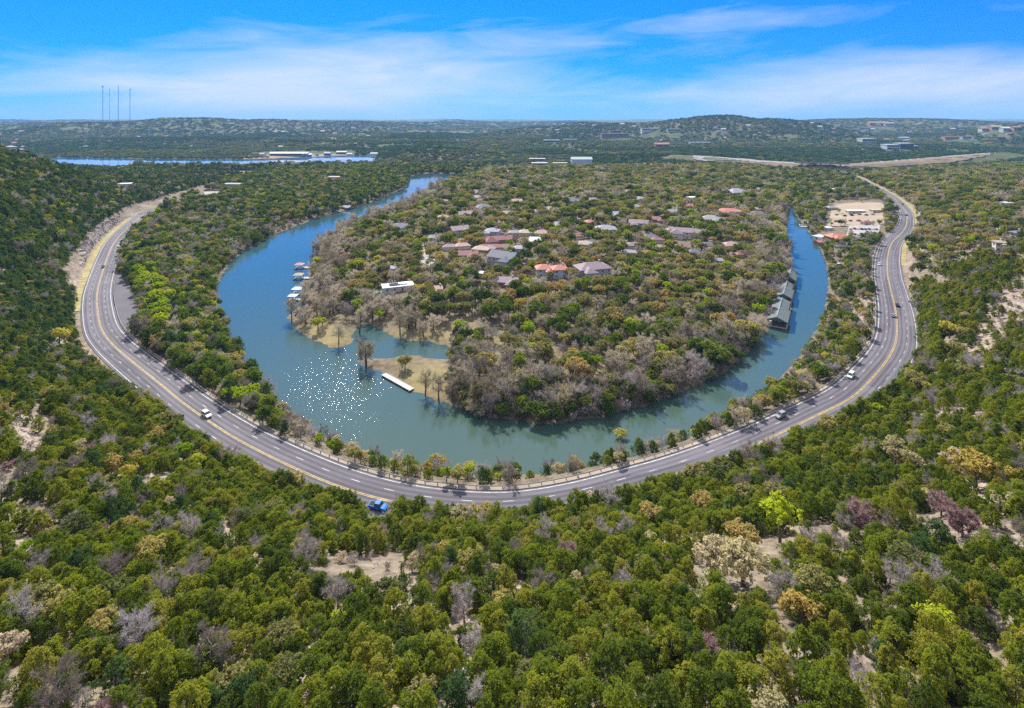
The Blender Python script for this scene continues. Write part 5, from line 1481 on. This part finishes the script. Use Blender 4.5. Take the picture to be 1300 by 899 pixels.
# lower storey so that the bank reads as closed
def dens4b(I): return ((I['pen'] & (I['dr'] > 0.0) | (I['wet'] & (I['dr'] < 1.3) & (in_poly(np.stack([I['X'],I['Y']],1), grown(PEN,2.5))))) & (I['dr'] < 16) & (I['py'] > 430) & (I['px'] > 570))*0.9
ix, I = scatter(3.4, dens4b, None, (-60,330,165,330))
for i in ix: plant(choose(['bare','brown','evergreen','oak'],[50,15,22,13],1)[0], I['X'][i], I['Y'][i], RNG.uniform(0.55,0.95))
# 5. the wooded land between river and lake, and the rest of the middle distance
def dens5(I):
    other = ~I['wet'] & ~I['pen'] & (I['dr'] > 1) & ((I['Y'] > 1150) | (~I['up'] & ((I['Y'] >= 600) | ~I['on']))) & (I['dk'] > 6) & ((I['de'] > 5) | ~I['on'])
    return other*0.9
ix, I = scatter(7.0, lambda I: dens5(I)*~openland(I), None, (-900,1400,330,1250))
for i in ix:
    px = I['px'][i]
    if px < 600: k = choose(['dark','evergreen','oak','lime','gold','brown','bare'],[24,34,20,8,3,9,4],1)[0]
    else: k = choose(['dark','evergreen','oak','lime','gold','brown','bare'],[12,24,26,9,3,18,10],1)[0]
    plant(k, I['X'][i], I['Y'][i], RNG.uniform(0.85,1.4)*(1.35 if k == 'dark' else 1)*(1.6 if I['dk'][i] < 40 and px < 480 else 1))

# ---- nearest of a kind become objects, the rest one mass of each kind
def in_view(t):
    x,y,z = t[2],t[3],t[4]+3*t[5]
    if y < 20: return False
    px,py = to_px(x,y,z)
    return -8 < px < 1308 and py < 905
def zone(t):
    x,y,z = t[2:5]
    px,py = to_px(x,y,z)
    i = np.argmin((RI[:,0]-x)**2+(RI[:,1]-y)**2)
    side = (x-RI[i,0])*RN[i,0]+(y-RI[i,1])*RN[i,1]
    if side > 0 and y < 1000:
        if px < 330: return 'on the steep slope left of the road' if y > 150 else 'low on the left of the near slope'
        if px > 930: return 'on the slope right of the road' if y > 150 else 'low on the right of the near slope'
        return 'in the middle of the near slope below the road'
    if in_poly(np.array([[x,y]]), PEN)[0]:
        return 'on the wooded land inside the river bend'
    if y < 600: return 'in the strip between road and river'
    return 'in the far woods behind the river'
LOOK = dict(juniper='bushy green juniper', dark='dark blue green juniper', oak='olive brown live oak', evergreen='deep green evergreen oak',
            lime='fresh yellow green budding tree', gold='golden budding tree', pale='pale buff budding tree', bare='grey leafless tree',
            brown='brown leafless tree', redbud='pinkish redbud tree', cypress='tall brown leafless cypress')
def make_tree(t, label, group):
    key, v, x, y, z, s, rz, _, sz = t
    o = empty(KIND[key], (x,y,z-0.1), rz); o.scale = (s,s,s*sz)
    tag(o, label, KCAT[KIND[key]], group)
    for nm, me in (('crown', PROTO[key][v][0]), ('trunk', PROTO[key][v][1])):
        c = bpy.data.objects.new(nm, me); COL.objects.link(c); c.parent = o
rest = {}
by_kind = {}
for t in TREES: by_kind.setdefault(KIND[t[0]], []).append(t)
for kind, L_ in by_kind.items():
    L_.sort(key=lambda t: (t[7] is None, not in_view(t), math.hypot(t[2],t[3],CAM_H-t[4])/t[5]))
    n = 0
    for t in L_:
        if t[7]: make_tree(t, t[7], None); n += 1
        elif n < 295 and in_view(t):
            zn = zone(t)
            lab = LOOK[t[0]]+' '+zn
            make_tree(t, lab, LOOK[t[0]]+'s '+zn); n += 1
        else: rest.setdefault(kind, []).append(t)

PCOL = {}
def proto_collection(name, keys):
    """prototypes the woods are made of; never shown by themselves"""
    c = bpy.data.collections.new(name); order = {}
    n = 0
    for key in keys:
        for v, (cr, tr) in enumerate(PROTO[key]):
            bm = bmesh.new(); bm.from_mesh(cr); nf = len(bm.faces); bm.from_mesh(tr)
            bm.faces.ensure_lookup_table()
            for f in bm.faces[nf:]: f.material_index = 1
            me = bpy.data.meshes.new('woodland_tree'); bm.to_mesh(me); bm.free()
            me.materials.append(cr.materials[0]); me.materials.append(tr.materials[0])
            o = bpy.data.objects.new('woodland_tree_%03d' % n, me); c.objects.link(o)
            order[(key,v)] = n; n += 1
    return c, order

def woods(name, coll, rows, label, cat):
    """rows: index, x, y, z, sx, sz, rz"""
    A = np.array(rows, float)
    me = bpy.data.meshes.new(name); me.vertices.add(len(A)); me.vertices.foreach_set('co', A[:,1:4].astype(np.float32).ravel())
    a = me.attributes.new('pick','INT','POINT'); a.data.foreach_set('value', A[:,0].astype(np.int32))
    a = me.attributes.new('turn','FLOAT_VECTOR','POINT'); a.data.foreach_set('vector', np.column_stack([A[:,0]*0,A[:,0]*0,A[:,6]]).astype(np.float32).ravel())
    a = me.attributes.new('size','FLOAT_VECTOR','POINT'); a.data.foreach_set('vector', np.column_stack([A[:,4],A[:,4],A[:,5]]).astype(np.float32).ravel())
    ng = bpy.data.node_groups.new(name, 'GeometryNodeTree')
    ng.interface.new_socket('Geometry', in_out='INPUT', socket_type='NodeSocketGeometry')
    ng.interface.new_socket('Geometry', in_out='OUTPUT', socket_type='NodeSocketGeometry')
    gi = ng.nodes.new('NodeGroupInput'); go = ng.nodes.new('NodeGroupOutput')
    iop = ng.nodes.new('GeometryNodeInstanceOnPoints'); ci = ng.nodes.new('GeometryNodeCollectionInfo')
    ci.inputs['Collection'].default_value = coll; ci.inputs['Separate Children'].default_value = True; ci.inputs['Reset Children'].default_value = True
    def attr(nm, ty):
        n = ng.nodes.new('GeometryNodeInputNamedAttribute'); n.data_type = ty; n.inputs['Name'].default_value = nm
        return n.outputs['Attribute']
    ng.links.new(gi.outputs[0], iop.inputs['Points']); ng.links.new(ci.outputs[0], iop.inputs['Instance'])
    iop.inputs['Pick Instance'].default_value = True
    ng.links.new(attr('pick','INT'), iop.inputs['Instance Index'])
    e2r = ng.nodes.new('FunctionNodeEulerToRotation'); ng.links.new(attr('turn','FLOAT_VECTOR'), e2r.inputs[0])
    ng.links.new(e2r.outputs[0], iop.inputs['Rotation'])
    ng.links.new(attr('size','FLOAT_VECTOR'), iop.inputs['Scale'])
    ng.links.new(iop.outputs[0], go.inputs[0])
    o = link(name, me)
    md = o.modifiers.new('scatter','NODES'); md.node_group = ng
    return tag(o, label, cat, None, 'stuff')
WOODS = dict(juniper_tree=('juniper_woods','evergreen juniper woodland covering the hillsides','woodland',['juniper','dark']),
             oak_tree=('oak_woods','olive and dark green oak woodland filling the river bend','woodland',['oak','evergreen']),
             budding_tree=('budding_woods','yellow green and golden budding trees scattered through the woods','woodland',['lime','gold','pale']),
             bare_tree=('leafless_woods','grey and brown leafless trees scattered through the woods','woodland',['bare','brown','redbud']),
             cypress_tree=('cypress_woods','leafless cypress along the inner river bank','woodland',['cypress']))
for kind, (nm, lab, cat, keys) in WOODS.items():
    if not rest.get(kind): continue
    c, order = proto_collection(nm, keys)
    woods(nm, c, [(order[(t[0],t[1])],t[2],t[3],t[4]-0.1,t[5],t[5]*t[8],t[6]) for t in rest[kind]], lab, cat)
    print(kind, len(rest[kind]))

# ---- scrub, dead sticks and loose stones on the near slope
def make_stone(seed):
    rg = np.random.default_rng(seed); bm = bmesh.new(); bmesh.ops.create_icosphere(bm, subdivisions=2, radius=0.5)
    for v in bm.verts:
        v.co *= 1+0.25*math.sin(v.co.x*7+seed)+0.2*math.cos(v.co.y*9+seed*2); v.co.z *= 0.55; v.co += Vector(rg.normal(0,0.03,3))
    me = bpy.data.meshes.new('stone'); bm.to_mesh(me); bm.free(); me.materials.append(M['cut_rock']); return me
SC = bpy.data.collections.new('loose_stones')
for i in range(3): SC.objects.link(bpy.data.objects.new('stone_%03d' % i, make_stone(i)))
uc, uo = proto_collection('scrub', ['bare','pale','juniper','redbud'])
ix, I = scatter(2.6, lambda I: (I['up'] & (I['de'] > 1.5) & (I['Y'] < 330))*0.7, None, (-330,350,24,330))
ur, sr = [], []
ks_ = list(uo)
for i in ix:
    if RNG.random() < 0.6:
        k = choose(['bare','pale','juniper'],[50,8,42],1)[0]; c_ = [q for q in ks_ if q[0] == k]; q = c_[int(RNG.integers(len(c_)))]
        s = RNG.uniform(0.14,0.34); ur.append((uo[q],I['X'][i],I['Y'][i],I['h'][i]-0.05,s,s*RNG.uniform(0.8,1.2),RNG.random()*6.28))
    else:
        for r_ in range(3):
            x = I['X'][i]+RNG.normal(0,0.7); y = I['Y'][i]+RNG.normal(0,0.7); s = 0.25+RNG.random()**3*1.5
            sr.append((int(RNG.integers(3)),x,y,float(ground(x,y)),s,s*RNG.uniform(0.5,1),RNG.random()*6.28))
woods('undergrowth', uc, ur, 'low grey scrub and seedlings between the trees of the near slope', 'scrub')
woods('rubble', SC, sr, 'loose pale limestone rubble on the bare ground of the near slope', 'rubble')

# ---- the far forest: small groves, one mass
def make_grove(seed, mat, n=7, H=8.0, spread=9.0):
    rg = np.random.default_rng(seed); C, N = [], []
    for k in range(n):
        c = np.array([rg.normal(0,spread*0.5), rg.normal(0,spread*0.5), H*rg.uniform(0.45,0.75)]); r = rg.uniform(2.6,4.2)
        m = 46
        d = unit(rg.normal(0,1,(m,3))+np.array([0,0,0.6]))
        C.append(c+d*r*np.array([1,1,0.8])*rg.uniform(0.8,1.05,(m,1))); N.append(d)
    return cards(rg, np.vstack(C), np.vstack(N), 1.9, 1.2, 0.45)
GC = bpy.data.collections.new('far_groves')
for i, (s, mk) in enumerate([(1,'far_dark'),(2,'far_dark'),(3,'far_dark'),(4,'far_mid'),(5,'far_mid'),(6,'far_olive'),(7,'far_grey'),(8,'bud_gold'),(9,'bud_lime')]):
    V, F = make_grove(s, M[mk]); GC.objects.link(bpy.data.objects.new('grove_%03d' % i, fast_mesh('grove', V, F, M[mk])))
rows = []
for cell, y0, y1, sc in ((14.0,1180,2000,0.8),(22.0,2000,3200,1.1),(40.0,3200,5200,1.7),(80,5200,9000,2.6)):
    ix, I = scatter(cell, lambda I: (~I['wet'] & (I['Y'] > 1180) & (I['dk'] > 5) & ~openland(I))*np.clip(0.9-1.0*sstep(fbm(I['X'],I['Y'],260,4),0.05,0.28),0.15,1), None, (-y1*1.06,y1*1.06,y0,y1))
    dk_ = fbm(I['X']+900,I['Y'],420,3)*1.6
    for i in ix:
        g = dk_[i]+I['h'][i]*0.0006
        pr = [60,55,50,12,10,3,2,.2,.3] if g > 0.05 else [6,6,6,26,26,20,13,1.2,1.2]
        k = int(np.searchsorted(np.cumsum(pr)/np.sum(pr), RNG.random()))
        s = sc*RNG.uniform(0.8,1.25)
        rows.append((k,I['X'][i],I['Y'][i],I['h'][i]-0.5,s,s*(0.9 if sc < 1.5 else 0.6),RNG.random()*6.28))
print('far', len(rows), 'trees', len(TREES))
woods('far_forest', GC, rows, 'distant blue green forest over the rolling hills', 'woodland')
HAZE = 0.00006
# ------------------------------------------------------------------ light and sky
SUN_AZ, SUN_EL = -18.0, 44.0
sd_ = bpy.data.lights.new('sun', 'SUN'); so = bpy.data.objects.new('sun', sd_); COL.objects.link(so)
sd_.energy = 5.0; sd_.angle = R(0.53); sd_.color = (1.0,0.955,0.88)
sv = Vector((math.sin(R(SUN_AZ))*math.cos(R(SUN_EL)), math.cos(R(SUN_AZ))*math.cos(R(SUN_EL)), math.sin(R(SUN_EL))))
so.rotation_euler = sv.to_track_quat('Z','Y').to_euler()
so.location = (0,0,300)
w = bpy.data.worlds.new('World'); scene.world = w; w.use_nodes = True
nt = w.node_tree
for n in list(nt.nodes): nt.nodes.remove(n)
wo = nt.nodes.new('ShaderNodeOutputWorld'); bg = nt.nodes.new('ShaderNodeBackground')
sk = nt.nodes.new('ShaderNodeTexSky'); sk.sky_type = 'NISHITA'; sk.sun_disc = False
sk.sun_elevation = R(SUN_EL); sk.sun_rotation = R(SUN_AZ); sk.air_density = 1.0; sk.dust_density = 0.0; sk.ozone_density = 3.0
tc = nt.nodes.new('ShaderNodeTexCoord')
sx = nt.nodes.new('ShaderNodeSeparateXYZ'); L(nt, tc.outputs['Generated'], sx.inputs[0])
# deep clear blue close above the horizon: read the sky model higher up
def math_(op, a, b=None, clamp=False):
    n = nt.nodes.new('ShaderNodeMath'); n.operation = op; n.use_clamp = clamp
    for i, v in enumerate((a, b)):
        if v is None: continue
        if isinstance(v, (int,float)): n.inputs[i].default_value = v
        else: L(nt, v, n.inputs[i])
    return n.outputs[0]
zz = math_('ADD', math_('MULTIPLY', math_('MAXIMUM', sx.outputs['Z'], 0.0), 1.7), 0.22)
cx_ = nt.nodes.new('ShaderNodeCombineXYZ'); L(nt, sx.outputs['X'], cx_.inputs[0]); L(nt, sx.outputs['Y'], cx_.inputs[1]); L(nt, zz, cx_.inputs[2])
nm = nt.nodes.new('ShaderNodeVectorMath'); nm.operation = 'NORMALIZE'; L(nt, cx_.outputs[0], nm.inputs[0])
L(nt, nm.outputs[0], sk.inputs['Vector'])
hs = nt.nodes.new('ShaderNodeHueSaturation'); hs.inputs['Saturation'].default_value = 1.62; hs.inputs['Hue'].default_value = 0.51; hs.inputs['Value'].default_value = 1.35
L(nt, sk.outputs[0], hs.inputs['Color'])
# thin cloud: stretched noise over bearing and elevation, thicker in two low banks
az = math_('ARCTAN2', sx.outputs['X'], sx.outputs['Y'])
el = math_('ARCSINE', sx.outputs['Z'])
cv = nt.nodes.new('ShaderNodeCombineXYZ'); L(nt, math_('MULTIPLY', az, 2.4), cv.inputs[0]); L(nt, math_('SUBTRACT', math_('MULTIPLY', el, 13.0), math_('MULTIPLY', az, 0.5)), cv.inputs[1])
n1 = nt.nodes.new('ShaderNodeTexNoise'); n1.inputs['Scale'].default_value = 1.5; n1.inputs['Detail'].default_value = 10; n1.inputs['Roughness'].default_value = 0.58; n1.inputs['Distortion'].default_value = 0.5
L(nt, cv.outputs[0], n1.inputs['Vector'])
def bank(a0, wa, e0, we, amp, slope=0.0):
    p = math_('DIVIDE', math_('SUBTRACT', az, a0), wa)
    q = math_('DIVIDE', math_('SUBTRACT', math_('SUBTRACT', el, e0), math_('MULTIPLY', math_('SUBTRACT', az, a0), slope)), we)
    return math_('MULTIPLY', math_('EXPONENT', math_('MULTIPLY', math_('ADD', math_('MULTIPLY', p, p), math_('MULTIPLY', q, q)), -1.0)), amp)
bk = math_('ADD', math_('ADD', bank(-0.36,0.42,0.072,0.066,0.92,0.06), bank(0.66,0.36,0.058,0.046,0.85)), math_('ADD', bank(0.1,0.9,0.02,0.045,0.30), bank(0.25,0.55,0.17,0.035,0.26,0.04)))
cl = math_('MULTIPLY', math_('SUBTRACT', math_('ADD', math_('MULTIPLY', n1.outputs['Fac'], 1.25), bk), 0.78), 1.25, True)
cl = math_('MULTIPLY', cl, 0.82)
# bright high cloud added overhead, out of view, to fill the shadows
fill_veil = nt.nodes.new('ShaderNodeMapRange'); fill_veil.inputs[1].default_value = 0.30; fill_veil.inputs[2].default_value = 0.75; fill_veil.inputs[4].default_value = 0.72
L(nt, el, fill_veil.inputs[0])
vf = math_('MULTIPLY', fill_veil.outputs[0], math_('ADD', n1.outputs['Fac'], 0.5), True)
mx = nt.nodes.new('ShaderNodeMix'); mx.data_type = 'RGBA'
L(nt, cl, mx.inputs[0]); L(nt, hs.outputs[0], mx.inputs[6]); mx.inputs[7].default_value = (5.0,5.2,7.2,1)
mx2 = nt.nodes.new('ShaderNodeMix'); mx2.data_type = 'RGBA'
L(nt, vf, mx2.inputs[0]); L(nt, mx.outputs[2], mx2.inputs[6]); mx2.inputs[7].default_value = (7.2,7.5,8.0,1)
L(nt, mx2.outputs[2], bg.inputs['Color']); bg.inputs['Strength'].default_value = 0.10
L(nt, bg.outputs[0], wo.inputs['Surface'])

scene.view_settings.view_transform = 'Standard'
scene.view_settings.look = 'None'
scene.view_settings.exposure = 0.78
scene.view_settings.gamma = 1.0
scene.view_settings.use_curve_mapping = False
scene.render.engine = 'CYCLES'
scene.cycles.max_bounces = 6
scene.cycles.diffuse_bounces = 3
scene.cycles.glossy_bounces = 3
scene.cycles.transmission_bounces = 3
scene.cycles.volume_bounces = 0
scene.cycles.sample_clamp_indirect = 6
scene.cycles.use_denoising = False

# ------------------------------------------------------------------ the air between here and the hills
hm, hnt, hout = mat_new('haze')
pv = hnt.nodes.new('ShaderNodeVolumePrincipled')
pv.inputs['Color'].default_value = (0.36,0.62,1.0,1); pv.inputs['Density'].default_value = HAZE; pv.inputs['Anisotropy'].default_value = 0.0
L(hnt, pv.outputs[0], hout.inputs['Volume'])
hb = MB(); hb.box(-19000,19000,-600,20500,-60,420)
tag(hb.build('haze', hm), None, None, None, 'stuff')
